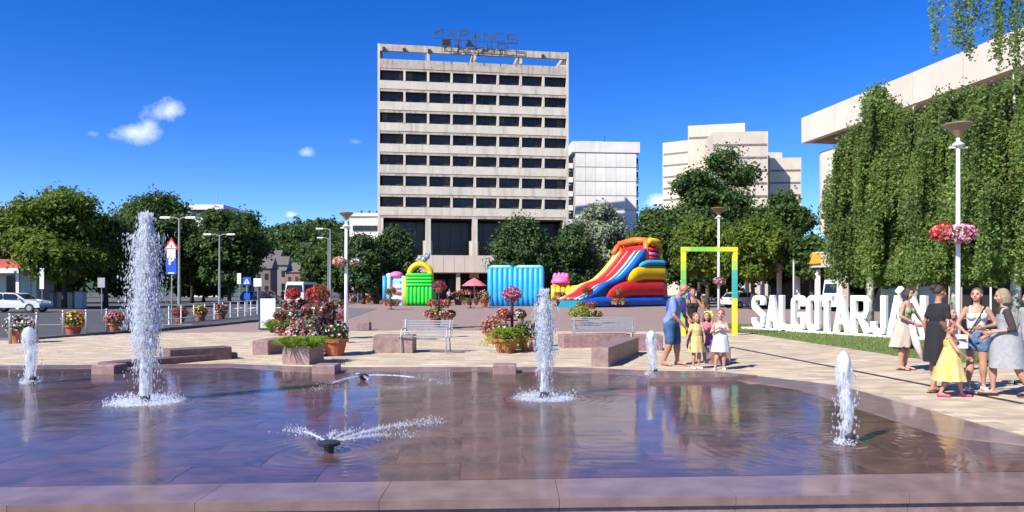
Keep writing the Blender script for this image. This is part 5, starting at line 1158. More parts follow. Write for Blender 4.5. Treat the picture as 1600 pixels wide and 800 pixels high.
tuft('fresh green grass tuft growing in the granite planter cube', (p.x, p.y, .36), .27, .24, 1500, 3); q = G(436, 524); tuft('yellow green bushy grass left of the flower towers', (q.x, q.y, .1), .22, .46, 1300, 4)
pot('large terracotta pot with white flowers right of the planter cube', 523, 556, r=.33, h=.44, fm=(F_white, None), seed=77, ball=1.1, n2=120)
pot('large terracotta pot with drooping bright fern', 791, 551, r=.36, h=.38, seed=78, fern=True); pot('darker terracotta pot right of the fern pot', 824, 549, r=.30, h=.38, fm=(F_orange, None), seed=79, ball=1.25, n2=60)
pot('small terracotta pot of petunias in front of the left tower', 466, 552, r=.2, h=.3, fm=(F_pink, F_white), seed=80, ball=1.6, m_=M_terr2); pot('bronze leaved pot left of the fern pot', 772, 537, r=.26, h=.34, fm=(F_salmon, None), seed=81, green=L_coleus, ball=1.6, m_=M_terr)
pot('pot with wide pale grasses in front of the far flower tower', 905, 508, r=.4, h=.35, fm=(F_yellow, None), seed=82, green=L_fresh, ball=1.3, n2=40, m_=M_terr2)
pot('green pot at the foot of the tower by the green inflatable', 680, 508, r=.34, h=.3, fm=(F_yellow, None), seed=83, green=L_fresh, ball=1.4, n2=40)
for i, (px, yb, fm) in enumerate(((588, 474, (F_pink, None)), (574, 473, (F_red, F_white)), (553, 472, (F_white, F_pink)), (420, 470, (F_pink, None)), (716, 476, (F_red, None)), (756, 479, (F_salmon, None)), (848, 478, (F_pink, None)), (832, 476, (None, None)))):
    pot(['pink flowered pot left of the pale blue inflatable', 'red and white flowered pot behind the small granite cube', 'white flowered pot just right of the white lamp pole', 'pink flowered pot near the street end of the white panel', 'red flowered pot left of the parasol', 'salmon flowered pot right of the parasol', 'pink flowered pot at the right foot of the blue inflatable', 'plain green pot before the blue inflatable'][i], px, yb, r=.5, h=.6, fm=fm, seed=90 + i, ball=1.5, leaf=.12, ph=.09, n1=200, n2=90)
# ------------------------------------------------------------------ fountain jets
def mist(t, r0, h_, fall):
    """fine spray hanging round the column, as a small cloud"""
    m = bpy.data.materials.new('water_mist'); m.use_nodes = True; nt = m.node_tree; N = nt.nodes; L = nt.links; N.remove(N['Principled BSDF'])
    v = N.new('ShaderNodeVolumePrincipled'); v.inputs['Color'].default_value = (.97, .98, 1, 1); v.inputs['Anisotropy'].default_value = .2
    tc_ = N.new('ShaderNodeTexCoord'); mp = N.new('ShaderNodeMapping'); mp.inputs['Scale'].default_value = (1, 1, .35); L.new(tc_.outputs['Object'], mp.inputs[0])
    nz = N.new('ShaderNodeTexNoise'); nz.inputs['Scale'].default_value = 7; nz.inputs['Detail'].default_value = 3; L.new(mp.outputs[0], nz.inputs['Vector'])
    sp = N.new('ShaderNodeSeparateXYZ'); L.new(tc_.outputs['Object'], sp.inputs[0])
    rr_ = math_node(nt, 'SQRT', math_node(nt, 'ADD', math_node(nt, 'POWER', sp.outputs[0], 2.0), math_node(nt, 'POWER', sp.outputs[1], 2.0)))
    fo = math_node(nt, 'SUBTRACT', 1.0, math_node(nt, 'DIVIDE', rr_, r0 + fall * .9), True)
    de = math_node(nt, 'MULTIPLY', math_node(nt, 'POWER', fo, 1.6), math_node(nt, 'MULTIPLY', math_node(nt, 'SUBTRACT', nz.outputs[0], .32, True), 26.0))
    L.new(de, v.inputs['Density']); L.new(v.outputs[0], N['Material Output'].inputs['Volume'])
    R0 = r0 + fall * .85; MB().lathe([(R0 * .45, h_ * .04), (R0 * .6, h_ * .25), (R0 * .95, h_ * .5), (R0 * .9, h_ * .75), (R0 * .55, h_ * .93), (R0 * .2, h_ * 1.02)], (0, 0, 0), 16).build('mist', m, t)
def jet(label, px, yb, ytop, r0, spray, seed, broad=1.0, fall=.3, splash=0, group='fountain jets'):
    p = G(px, yb, .024); h_ = (yb - ytop) / F * p.y; rg = np.random.default_rng(seed); t = empty('fountain_jet', p, 0, label=label, cat='fountain jet', group=group)
    MB().lathe([(.075, -.01), (.075, .09), (.05, .11), (.03, .11), (.03, .03)], (0, 0, 0), 14).build('nozzle', M_darkmetal, t)
    # rising column: rough skin of water
    m = MB(); seg = 22; rings = 46; prof = []
    for i in range(rings):
        u = i / (rings - 1); z = .1 + u * (h_ - .1)
        r_ = r0 * (1 + broad * 1.6 * u ** 1.4) * (1 if u < .8 else max(.05, math.sqrt(max(0, 1 - ((u - .8) / .2) ** 2)))); prof.append((z, r_, u))
    for (z, r_, u) in prof:
        for k_ in range(seg):
            a = 2 * math.pi * k_ / seg; q = 1 + .55 * u * noise.noise(Vector((math.cos(a) * 2.2, math.sin(a) * 2.2 + seed, z * 4.5))) + .3 * noise.noise(Vector((math.cos(a) * 3, math.sin(a) * 3, z * 4 + seed)))
            m.v.append((math.cos(a) * r_ * q + .03 * u * math.sin(z * 3 + seed), math.sin(a) * r_ * q, z))
    m.f = [(i * seg + k_, i * seg + (k_ + 1) % seg, (i + 1) * seg + (k_ + 1) % seg, (i + 1) * seg + k_) for i in range(rings - 1) for k_ in range(seg)] + [tuple(range((rings - 1) * seg, rings * seg))]
    m.build('water_column', W_col, t, smooth=True)
    mist(t, r0, h_, fall)
    # falling drops: ballistic curtain around the column
    n = spray
    if n:
        u = rg.beta(1.4, 1.1, n); z = h_ * (1 - u * u) * rg.uniform(.9, 1.02, n); sp = np.abs(rg.normal(0, 1, n)); rad = r0 * (.5 + .6 * u) + fall * np.minimum(1, .1 + u * 1.1) * u * (.25 + sp * .42); keep_ = rg.uniform(0, 1, n) < np.clip((z / h_ - .10) * 1.7, .05, 1); u, z, rad, sp, a0_ = u[keep_], z[keep_], rad[keep_], sp[keep_], 0; n = len(u); a = rg.uniform(0, 6.28, n)
        C = np.column_stack([np.cos(a) * rad, np.sin(a) * rad * .9, np.maximum(.01, z)])
        k2 = int(n * .35); hz_ = rg.uniform(.4, 1.03, k2); wd_ = r0 * np.where(hz_ > .92, .6, 1.5); C2 = np.column_stack([rg.normal(0, 1, k2) * wd_, rg.normal(0, 1, k2) * wd_, h_ * hz_]); C = np.concatenate([C, C2]); 
        drops(t, C, .0058 if h_ > 2 else .0052, rg, 2.8)
    if splash:
        a = rg.uniform(0, 6.28, splash); rad = (fall + .17) * rg.beta(3, 2, splash) * 1.7; z = np.abs(rg.normal(0, .05, splash)) * rg.uniform(0, 1.4, splash) + .005
        drops(t, np.column_stack([np.cos(a) * rad, np.sin(a) * rad, z]), .0065, rg, 1.2, 'splash')
        # broken foam ring on the water
        k3 = splash * 2; a = rg.uniform(0, 6.28, k3); rad = (fall + .15) * (1.05 + rg.normal(0, .3, k3)); C = np.column_stack([np.cos(a) * rad, np.sin(a) * rad, rg.uniform(.003, .012, k3)]); drops(t, C, .0075, rg, .35, 'foam')
    return t
def drops(t, C, size, rg, stretch=1.6, name='spray'):
    n = len(C); s = size * rg.lognormal(0, .45, n)[:, None]; base = np.array([(1, 0, 0), (-.5, .87, 0), (-.5, -.87, 0), (0, 0, 1), (0, 0, -1)], float)
    base = base[None].repeat(n, 0); base[:, :, 2] *= stretch * rg.uniform(.7, 1.4, (n, 1)); V = C[:, None, :] + base * s[:, :, None]
    f = np.array([(0, 1, 3), (1, 2, 3), (2, 0, 3), (1, 0, 4), (2, 1, 4), (0, 2, 4)]); Fq = (f[None] + 5 * np.arange(n)[:, None, None]).reshape(-1, 3)
    return link(name, npmesh(name, V.reshape(-1, 3), Fq), W_drop, t, kind='stuff')
jet('tallest foaming fountain jet on the left', 228, 628, 342, .078, 26000, 1, .25, .17, 2400)
jet('second tallest jet right of the fern pot with wide spray', 851, 622, 457, .062, 10000, 2, .12, .13, 1700)
def sheet_jet(label, px, yb, ytop, w0, w1, seed):
    """low jet that folds over into a glassy bell at its top"""
    p = G(px, yb, .024); h_ = (yb - ytop) / F * p.y; rg = np.random.default_rng(seed); t = empty('fountain_jet', p, 0, label=label, cat='fountain jet', group='low bell shaped jets')
    MB().lathe([(.055, -.01), (.055, .10), (.035, .12), (.02, .12)], (.05, 0, 0), 14).build('nozzle', M_darkmetal, t)
    def skin(fr, seg, zs, name, m_, amp, flat=.6):
        m = MB()
        for z in zs:
            r_ = fr(z)
            for k_ in range(seg):
                a = 2 * math.pi * k_ / seg; q = 1 + amp * noise.noise(Vector((math.cos(a) * 1.8, math.sin(a) * 1.8 + seed, z * 5)))
                m.v.append((math.cos(a) * r_ * q + .02 * math.sin(z * 6 + seed), math.sin(a) * r_ * q * flat, z))
        n_ = len(zs); m.f = [(i * seg + k_, i * seg + (k_ + 1) % seg, (i + 1) * seg + (k_ + 1) % seg, (i + 1) * seg + k_) for i in range(n_ - 1) for k_ in range(seg)] + [tuple(range((n_ - 1) * seg, n_ * seg))]; return m.build(name, m_, t, smooth=True)
    zs = np.linspace(.02, h_, 40)
    skin(lambda z: w1 * (.30 + .70 * math.sin(min(1, (z / h_) * 1.02) ** .75 * math.pi * .60)) * (math.sqrt(max(.002, 1 - max(0, (z / h_ - .80) / .20) ** 2))), 26, zs, 'water_sheet', W_film, .5)
    skin(lambda z: w0 * (1 + 1.1 * (z / h_)) * (math.sqrt(max(.002, 1 - max(0, (z / h_ - .88) / .12) ** 2))), 14, np.linspace(.1, h_ * .98, 30), 'water_column', W_col, .5, 1)
    skin(lambda z: w1 * .85 * (math.sqrt(max(.002, 1 - ((z / h_ - .86) / .13) ** 2))), 20, np.linspace(h_ * .74, h_ * .985, 14), 'water_cap', W_col, .35, .8)
    C = np.column_stack([rg.normal(0, w1 * .8, 330), rg.normal(0, w1 * .6, 330), h_ * rg.uniform(0, .8, 330)]); drops(t, C, .007, rg, 2.0)
    a = rg.uniform(0, 6.28, 260); rad = w1 * rg.uniform(.6, 1.5, 260); drops(t, np.column_stack([np.cos(a) * rad, np.sin(a) * rad, np.abs(rg.normal(0, .03, 260))]), .010, rg, .8, 'splash'); return t
sheet_jet('small white jet at the far left of the pool', 47, 599, 510, .03, .12, 5); sheet_jet('near white jet at the right of the pool', 1321, 694, 547, .025, .075, 6); sheet_jet('small white jet beside the man in blue', 1019, 586, 516, .03, .095, 7)
def spider(label, px, yb, arms, seed, hz=.12):
    p = G(px, yb, .024); rg = np.random.default_rng(seed); t = empty('spray_nozzle', p, 0, label=label, cat='fountain nozzle', group='low fan nozzles')
    MB().lathe([(.05, -.01), (.05, .05), (.11, .07), (.12, .10), (.07, .115)], (0, 0, 0), 14).build('nozzle', M_darkmetal, t); Cs = []
    for (dx, dy, L_, n, up) in arms:
        u = rg.uniform(0, 1, n) ** .75; d = np.array([dx, dy]) * L_; wv = rg.normal(0, .012 + .05 * u[:, None] ** 1.3, (n, 3)) * np.array([1, 1, .55]); zc = .09 + up * 4 * u * (1 - u) - .08 * u
        Cs.append(np.column_stack([d[0] * u, d[1] * u, np.maximum(.005, zc)]) + wv)
        m = MB(); qs = [(d[0] * s, d[1] * s, max(.01, .09 + up * 4 * s * (1 - s) - .08 * s)) for s in np.linspace(0, .62, 10)]; m.tube(qs, [.008 + .004 * i / 9 for i in range(10)], 6); m.build('water_jet', W_col, t, smooth=True)
    C = np.concatenate(Cs); C[:, 2] = np.maximum(.004, C[:, 2]); drops(t, C, .0045, rg, 1.3); return t
spider('near low nozzle fanning water across the pool', 514, 706, [(-.55, .83, 1.35, 420, .035), (.50, .87, 1.95, 900, .05), (.66, .75, 1.15, 420, .03), (-.12, .98, .8, 110, .07), (.22, .97, .9, 150, .07)], 4)
spider('far low nozzle fanning water near the far rim', 567, 594, [(-.35, -.93, 1.5, 200, .03), (.95, -.3, 1.7, 260, .05), (.35, -.93, .9, 90, .03), (-.5, .8, .6, 60, .04)], 6)
# ------------------------------------------------------------------ people
def skinmat(n, c): 
    m = mat(n, c, .5, tuple(x * .88 for x in c), 9, spec=.4); m.node_tree.nodes['Principled BSDF'].inputs['Subsurface Weight'].default_value = .08; m.node_tree.nodes['Principled BSDF'].inputs['Subsurface Scale'].default_value = .01; return m
S_light = skinmat('light_skin', (.46, .245, .16)); S_tan = skinmat('tanned_skin', (.42, .20, .12)); S_pink = skinmat('fair_skin', (.48, .255, .17)); S_dist = S_light
def cloth(n, c, c2=None, sc=6): return mat(n, c, .9, c2 or tuple(x * .8 for x in c), sc, .35, 30, sheen=.0)
C_black = cloth('black_fabric', (.014, .014, .017)); C_blue = cloth('light_blue_cotton', (.20, .27, .52)); C_denim = cloth('denim', (.05, .12, .24), (.12, .20, .34), 14); C_ddenim = cloth('deep_blue_denim', (.02, .07, .17), (.05, .12, .25), 10)
C_white = cloth('white_fabric', (.62, .61, .62)); C_green = cloth('sage_green_fabric', (.26, .34, .16)); C_tan = cloth('oatmeal_fabric', (.47, .42, .34)); C_yellow = cloth('pale_yellow_fabric', (.56, .40, .10), (.60, .47, .20), 9)
C_cream = cloth('cream_yellow_fabric', (.58, .47, .27), (.52, .36, .08), 10); C_grey = cloth('heather_grey_fabric', (.34, .34, .35), (.27, .27, .28), 16); C_pink = cloth('pink_fabric', (.60, .16, .24)); C_sheer = cloth('sheer_black_fabric', (.05, .035, .035)); C_lemon = cloth('lemon_fabric', (.66, .62, .10))
C_paleb = cloth('pale_blue_white_fabric', (.52, .58, .62)); C_navy = cloth('navy_fabric', (.02, .03, .08)); C_purple = cloth('plum_fabric', (.22, .10, .22)); C_redc = cloth('red_fabric', (.5, .05, .05)); C_vb = cloth('bright_blue_fabric', (.02, .08, .50))
H_dark = mat('dark_hair', (.022, .014, .012), .45, (.05, .03, .022), 40, .5, 160); H_brown = mat('brown_hair', (.10, .05, .028), .5, (.16, .09, .05), 40, .5, 160); H_blond = mat('ash_blond_hair', (.34, .26, .16), .5, (.20, .15, .09), 40, .5, 160); H_red = mat('reddish_hair', (.26, .10, .05), .5, (.18, .07, .04), 40, .5, 160); H_grey = mat('short_grey_hair', (.20, .15, .12), .6, None, 40)
M_eye = mat('dark_eye', (.035, .022, .018), .7, spec=.1); M_lip = mat('lips', (.42, .12, .10), .5); M_bagw = mat('white_bag_leather', (.72, .68, .66), .5); M_strap = mat('dark_strap', (.03, .02, .02), .6); M_shoe_p = mat('pink_shoe', (.60, .08, .16), .5); M_shoe_w = mat('white_shoe', (.75, .75, .75), .5); M_shoe_b = mat('black_shoe', (.02, .02, .02), .5)
def fuse(mb, voxel, smooth_it=3):
    """one continuous surface from overlapping volumes"""
    me = mb.mesh('tmp'); o = bpy.data.objects.new('tmp', me); COL.objects.link(o)
    r = o.modifiers.new('r', 'REMESH'); r.mode = 'VOXEL'; r.voxel_size = voxel; r.use_smooth_shade = True
    s = o.modifiers.new('s', 'SMOOTH'); s.factor = .5; s.iterations = smooth_it
    dg = bpy.context.evaluated_depsgraph_get(); dg.update(); out = bpy.data.meshes.new_from_object(o.evaluated_get(dg)); bpy.data.objects.remove(o); bpy.data.meshes.remove(me)
    out.polygons.foreach_set('use_smooth', [True] * len(out.polygons)); return out
def lrp(a, b, t): return Vector(a).lerp(Vector(b), t)
def seg_tube(mb, a, b, ra, rb, bulge=0.0, seg=12, n=7, b_at=.3):
    a, b = Vector(a), Vector(b); pts = []; rr = []
    for i in range(n):
        t = i / (n - 1); pts.append(a.lerp(b, t)); rr.append(ra + (rb - ra) * t + bulge * math.exp(-((t - b_at) / .25) ** 2))
    mb.tube(pts, rr, seg); mb.ball(a, ra * 1.0, 10, 6); mb.ball(b, rb * 1.0, 10, 6)
def person(label, x, y, face, Ht, skin, hairm, hair='short', J=None, fat=1.0, lean=(0, 0), head_turn=0.0, child=False, garments=(), far=False, z0=.015, group=None, head_tilt=0, female=True, bust=False):
    """J overrides joints, all in fractions of the height; the figure faces -y before it is turned by `face`"""
    hs_ = 1.28 if child else 1.0; neck_z = .80 if child else .835
    D = dict(pelvis=(0, 0, .52), waist=(0, 0, .60), chest=(0, 0, .72), neck=(0, .008, neck_z))
    sh = .100 if female else .122; sz = neck_z - .038
    for s_, n_ in ((-1, 'L'), (1, 'R')):
        D['sho' + n_] = (s_ * sh, 0, sz); D['elb' + n_] = (s_ * (sh + .035), .015, sz - .175); D['wri' + n_] = (s_ * (sh + .045), -.02, sz - .325)
        D['hip' + n_] = (s_ * .05, 0, .50); D['kne' + n_] = (s_ * .052, -.008, .275); D['ank' + n_] = (s_ * .052, .012, .045); D['toe' + n_] = None
    if child:
        for k_ in ('pelvis', 'waist', 'chest'): D[k_] = (D[k_][0], D[k_][1], D[k_][2] - .025)
        for n_ in 'LR': D['hip' + n_] = (D['hip' + n_][0], 0, .47); D['kne' + n_] = (D['kne' + n_][0], -.008, .255)
    # lean: shift of the upper body (dx, dy) at neck height
    for k_ in ('waist', 'chest', 'neck', 'shoL', 'shoR', 'elbL', 'elbR', 'wriL', 'wriR'):
        v = D[k_]; f = min(1, max(0, (v[2] - .52) / .3)); drop = (lean[0] ** 2 + lean[1] ** 2) / .7 * f
        if k_[:3] in ('elb', 'wri'): f = 1; drop = (lean[0] ** 2 + lean[1] ** 2) / .7
        D[k_] = (v[0] + lean[0] * f, v[1] + lean[1] * f, v[2] - drop)
    if J: D.update(J)
    Hn = {k_: Vector(v) * Ht for k_, v in D.items() if v is not None}
    nk = Hn['neck']; hc = Vector(D.get('head', (D['neck'][0] + lean[0] * .25, D['neck'][1] + lean[1] * .25 - .012, D['neck'][2] + (.115 if child else .098)))) * Ht
    t = empty('person', (x, y, z0), face, label=label, cat='person', group=group); f_ = Ht * fat
    vox = .024 if far else .0115 * max(.75, Ht / 1.7)
    B = MB()
    # torso
    def tor(infl=0.0, z0_=None, z1_=None, mb=None):
        mb = mb or B; pe, wa, ch, ne = Hn['pelvis'], Hn['waist'], Hn['chest'], Hn['neck']; ks = 1.0
        f_b = f_; rings = [(pe + Vector((0, 0, -.045 * Ht)), .070 * f_, .058 * f_), (pe + Vector((0, .004 * Ht, -.015 * Ht)), .094 * f_, .068 * f_), (pe + Vector((0, .004 * Ht, .02 * Ht)), .092 * f_, .066 * f_), (wa, (.070 if female and not child else .078) * f_, .053 * f_), (wa.lerp(ch, .5), .076 * f_, .056 * f_), (ch, .088 * f_, .062 * f_), (ch.lerp(ne, .45), (.088 if female else .098) * f_, .054 * f_), (ch.lerp(ne, .78), (.070 if female else .082) * f_, .043 * f_), (ch.lerp(ne, .97), .040 * f_, .036 * f_)]
        out = [(c, rx + infl, ry + infl) for c, rx, ry in rings if (z0_ is None or c.z >= z0_ * Ht) and (z1_ is None or c.z <= z1_ * Ht)]
        mb.loft(out, 20)
        if bust:
            for s_ in (-1, 1): mb.ball(Hn['chest'] + Vector((s_ * .042 * Ht, -.045 * Ht, .005 * Ht)), .036 * f_ + infl, 10, 8)
    tor(0); hr_ = Ht * hs_
    B.tube([nk + Vector((0, .004, -.03 * Ht)), nk.lerp(hc, .6)], [.031 * f_, .028 * Ht * (1 if not child else .9)], 12)
    Rh = Matrix.Rotation(head_turn, 3, 'Z') @ Matrix.Rotation(head_tilt, 3, 'X')
    hp = lambda v: hc + Rh @ (Vector(v) * hr_)
    B.ball(hp((0, .006, .008)), (.046 * hr_, .056 * hr_, .055 * hr_), 16, 12, Rh); B.ball(hp((0, -.012, -.028)), (.036 * hr_, .040 * hr_, .040 * hr_), 12, 10, Rh); B.ball(hp((0, -.030, -.050)), (.018 * hr_, .018 * hr_, .014 * hr_), 10, 8, Rh)
    B.tube([hp((0, -.047, .006)), hp((0, -.061, -.014)), hp((0, -.05, -.02))], [.006 * hr_, .0095 * hr_, .008 * hr_], 8)
    for s_ in (-1, 1):
        B.ball(hp((s_ * .046, .004, -.004)), (.008 * hr_, .012 * hr_, .018 * hr_), 8, 6, Rh); B.ball(hp((s_ * .026, -.034, -.020)), .014 * hr_, 8, 6)
    for n_ in 'LR':
        s_ = -1 if n_ == 'L' else 1; S, E, W = Hn['sho' + n_], Hn['elb' + n_], Hn['wri' + n_]
        S2 = S + Vector((-s_ * .012, 0, -.006)) * Ht; B.ball(S2, .029 * f_, 10, 8); seg_tube(B, S2, E, .0265 * f_, .0205 * f_, .002); seg_tube(B, E, W, .0205 * f_, .0135 * f_, .003)
        Hh, K, A = Hn['hip' + n_], Hn['kne' + n_], Hn['ank' + n_]
        seg_tube(B, Hh, K, .056 * f_, .034 * f_, .002); seg_tube(B, K, A, .033 * f_, .0195 * f_, .010 * f_, b_at=.28)
        fd = Vector(D.get('fdir' + n_, (s_ * .15, -1, 0))).normalized()
        toe = A + fd * (.105 if not child else .10) * Ht; toe.z = max(.018 * Ht, A.z - .028 * Ht) if A.z < .07 * Ht else A.z - .045 * Ht; heel = A - fd * .022 * Ht + Vector((0, 0, -.018 * Ht))
        B.tube([heel, A + Vector((0, 0, -.008 * Ht)) + fd * .02 * Ht, toe], [.019 * Ht, .021 * Ht, .014 * Ht], 10); B.ball(toe, .0155 * Ht, 8, 6); B.ball(heel, .02 * Ht, 8, 6)
        D['_toe' + n_] = toe; D['_heel' + n_] = heel
    for n_ in 'LR':
        s_ = -1 if n_ == 'L' else 1; E, W = Hn['elb' + n_], Hn['wri' + n_]; d = (W - E).normalized(); B.ball(W + d * .026 * Ht, (.016 * Ht, .021 * Ht, .030 * Ht), 10, 8, d.to_track_quat('Z', 'Y').to_matrix())
    me = fuse(B, vox, 2)
    if not far:   # five fingers on each hand, rooted in the palm
        bm = bmesh.new(); bm.from_mesh(me); Fm = MB()
        for n_ in 'LR':
            s_ = -1 if n_ == 'L' else 1; E, W = Hn['elb' + n_], Hn['wri' + n_]; d = (W - E).normalized(); inn = Vector((-s_, 0, 0)) - d * (-s_ * d.x); inn = inn.normalized() if inn.length > .2 else Vector((0, 0, -1)); sd_ = d.cross(inn)
            for q, (off, L_) in enumerate(((-.016, .034), (-.0055, .040), (.0055, .038), (.016, .029))):
                a = W + d * .042 * Ht + sd_ * off * Ht; Fm.tube([a, a + d * L_ * .45 * Ht + inn * .002 * Ht, a + d * L_ * .78 * Ht + inn * .010 * Ht, a + d * L_ * .9 * Ht + inn * .019 * Ht], [.0058 * Ht, .0055 * Ht, .005 * Ht, .0038 * Ht], 6)
            a = W + d * .018 * Ht + sd_ * -.016 * Ht; Fm.tube([a, a + d * .018 * Ht - sd_ * .012 * Ht + inn * .006 * Ht, a + d * .036 * Ht - sd_ * .012 * Ht + inn * .014 * Ht], [.0068 * Ht, .006 * Ht, .0045 * Ht], 6)
        fm = Fm.mesh('f', True); bm.from_mesh(fm); bm.to_mesh(me); bm.free(); me.polygons.foreach_set('use_smooth', [True] * len(me.polygons))
    me.name = 'body'; link('body', me, skin, t)
    # eyes and mouth
    if not far:
        for s_ in (-1, 1): MB().ball(hp((s_ * .019, -.0475, .006)), (.0065 * hr_, .004 * hr_, .0045 * hr_), 8, 6, Rh).build('eye', M_eye, t, smooth=True); MB().tube([hp((s_ * .028, -.047, .017)), hp((s_ * .012, -.0515, .0175))], .002 * hr_, 5).build('eyebrow', hairm, t)
        MB().ball(hp((0, -.050, -.033)), (.013 * hr_, .004 * hr_, .0045 * hr_), 10, 6, Rh).build('mouth', M_lip, t, smooth=True)
    # hair
    Hm = MB(); hv_ = vox * .8
    if hair != 'bald':
        Hm.ball(hp((0, .014, .017)), (.051 * hr_, .056 * hr_, .053 * hr_), 16, 12, Rh)
        if hair in ('bun', 'updo'): Hm.ball(hp((0, .064, .045)), .027 * hr_, 12, 8); Hm.ball(hp((.012, .07, .03)), .02 * hr_, 10, 8)
        if hair == 'pony': Hm.tube([hp((0, .06, .03)), hp((0, .085, .0)), hp((0, .075, -.06)), hp((0, .06, -.10))], [.014 * hr_, .021 * hr_, .017 * hr_, .006 * hr_], 10)
        if hair == 'bob':
            for a in np.linspace(-.55, math.pi + .55, 13): Hm.tube([hp((math.cos(a) * .044, .010 + math.sin(a) * .046, .03)), hp((math.cos(a) * .054, .012 + math.sin(a) * .052, -.02)), hp((math.cos(a) * .052, .014 + math.sin(a) * .050, -.072))], [.012 * hr_, .014 * hr_, .009 * hr_], 8)
        if hair == 'long':
            for a in np.linspace(-.35, math.pi + .35, 13): Hm.tube([hp((math.cos(a) * .044, .012 + math.sin(a) * .046, .03)), hp((math.cos(a) * .054, .018 + math.sin(a) * .054, -.03)), hp((math.cos(a) * .056, .03 + math.sin(a) * .045, -.125))], [.012 * hr_, .015 * hr_, .008 * hr_], 8)
        if hair == 'short': Hm.ball(hp((0, .03, -.012)), (.046 * hr_, .036 * hr_, .04 * hr_), 12, 8, Rh)
        hm_ = fuse(Hm, hv_, 1)
        # keep the face free
        bm = bmesh.new(); bm.from_mesh(hm_); inv = Rh.transposed(); kill = []
        for v in bm.verts:
            q = inv @ (v.co - hc) / hr_
            if q.y < -.026 and q.z < .036 - abs(q.x) * .25: kill.append(v)
            elif hair not in ('long', 'bob') and q.z < .0 - max(0, q.y) * 1.2 and q.y < .03 and abs(q.x) < .06 and q.y > -.05: kill.append(v)
        bmesh.ops.delete(bm, geom=kill, context='VERTS'); bm.to_mesh(hm_); bm.free(); hm_.name = 'hair'
        link('hair', hm_, hairm, t)
    else:
        hb_ = MB(); hb_.ball(hp((0, .022, -.002)), (.0485 * hr_, .045 * hr_, .036 * hr_), 14, 8, Rh); me2 = fuse(hb_, hv_, 1); link('hair', me2, hairm, t)
    for g in garments:
        kind, mt = g[0], g[1]; o_ = g[2] if len(g) > 2 else {}; M_ = MB(); nm = o_.get('name', kind)
        if kind in ('shirt', 'top'):
            infl = o_.get('infl', .014 * Ht); tor(infl, o_.get('z0', .50), o_.get('z1', None), M_)
            sl = o_.get('sleeve', .6 if kind == 'shirt' else 0)
            if kind == 'top' and sl == 0:
                pass
            for n_ in 'LR':
                S, E, W = Hn['sho' + n_], Hn['elb' + n_], Hn['wri' + n_]
                if sl > 0:
                    S = S + Vector(((.012 if n_ == 'L' else -.012), 0, -.006)) * Ht; iq = infl * .6 + .004 * Ht; M_.ball(S, .030 * f_ + iq * .8, 10, 8); e = S.lerp(E, min(1, sl)); seg_tube(M_, S, e, .0285 * f_ + iq, .023 * f_ + iq * 1.1)
                if sl > 1: seg_tube(M_, E, E.lerp(W, sl - 1), .025 * f_ + infl * .5, .022 * f_ + infl * .5)
        elif kind in ('skirt', 'dress_skirt'):
            zt_, zb_ = o_.get('zt', .62), o_['zb']; r1, r2 = o_.get('r1', .085), o_.get('r2', .15); fl = o_.get('folds', 9); amp = o_.get('amp', .10); dx, dy = o_.get('dx', 0), o_.get('dy', 0); sq = o_.get('sq', .8)
            rings = []; n_r = 14
            for i in range(n_r):
                s = i / (n_r - 1); zc = zt_ + (zb_ - zt_) * s; rr_ = r1 + (r2 - r1) * s ** o_.get('pw', .8); cx = D['waist'][0] * (1 - s) + dx * s; cy = D['waist'][1] * (1 - s) + dy * s
                rings.append((Vector((cx, cy, zc)) * Ht, rr_ * Ht * fat, rr_ * Ht * sq * fat))
            ph_ = random.Random(label + nm).random() * 6
            M_.loft(rings, 48, lambda a, j: amp * (j / (n_r - 1)) * (math.sin(a * fl + ph_ + j * .05) * .6 + .4 * math.sin(a * (fl * .37) + ph_ * 2)))
            M_.f = [f for f in M_.f if len(f) != 48 or f[0] != (n_r - 1) * 48]   # open hem
            me3 = M_.mesh(nm, True); link(nm, me3, mt, t); continue
        elif kind in ('shorts', 'trousers'):
            zh = o_.get('to', .8); infl = o_.get('infl', .013 * Ht); pe = Hn['pelvis']; wa = Hn['waist']
            M_.loft([(pe + Vector((0, 0, -.05 * Ht)), .075 * f_ + infl, .062 * f_ + infl), (pe + Vector((0, 0, -.02 * Ht)), .096 * f_ + infl, .070 * f_ + infl), (pe + Vector((0, 0, .02 * Ht)), .094 * f_ + infl, .069 * f_ + infl), (pe.lerp(wa, o_.get('wz', .75)), .082 * f_ + infl, .062 * f_ + infl)], 18)
            for n_ in 'LR':
                Hh, K, A = Hn['hip' + n_], Hn['kne' + n_], Hn['ank' + n_]
                e = Hh.lerp(K, min(1, zh)); seg_tube(M_, Hh, e, .058 * f_ + infl, (.044 if zh > .7 else .052) * f_ + infl)
                if zh > 1: seg_tube(M_, K, K.lerp(A, zh - 1), .038 * f_ + infl, .028 * f_ + infl)
        elif kind == 'shoes':
            for n_ in 'LR':
                s2 = MB(); h1, t1 = D['_heel' + n_], D['_toe' + n_]; s2.tube([h1 + Vector((0, 0, -.003 * Ht)), h1.lerp(t1, .4), t1], [.024 * Ht, .024 * Ht, .021 * Ht], 10); s2.ball(t1, .0215 * Ht, 10, 6); s2.ball(h1, .025 * Ht, 10, 6)
                mm_ = fuse(s2, vox, 1); co = np.empty(len(mm_.vertices) * 3); mm_.vertices.foreach_get('co', co); co = co.reshape(-1, 3)
                top_ = h1.z + o_.get('h', .02) * Ht; co[:, 2] = np.clip(co[:, 2], 0.0, top_); mm_.vertices.foreach_set('co', co.ravel()); mm_.name = 'shoe'; link('shoe', mm_, mt, t)
            continue
        elif kind == 'sandals':
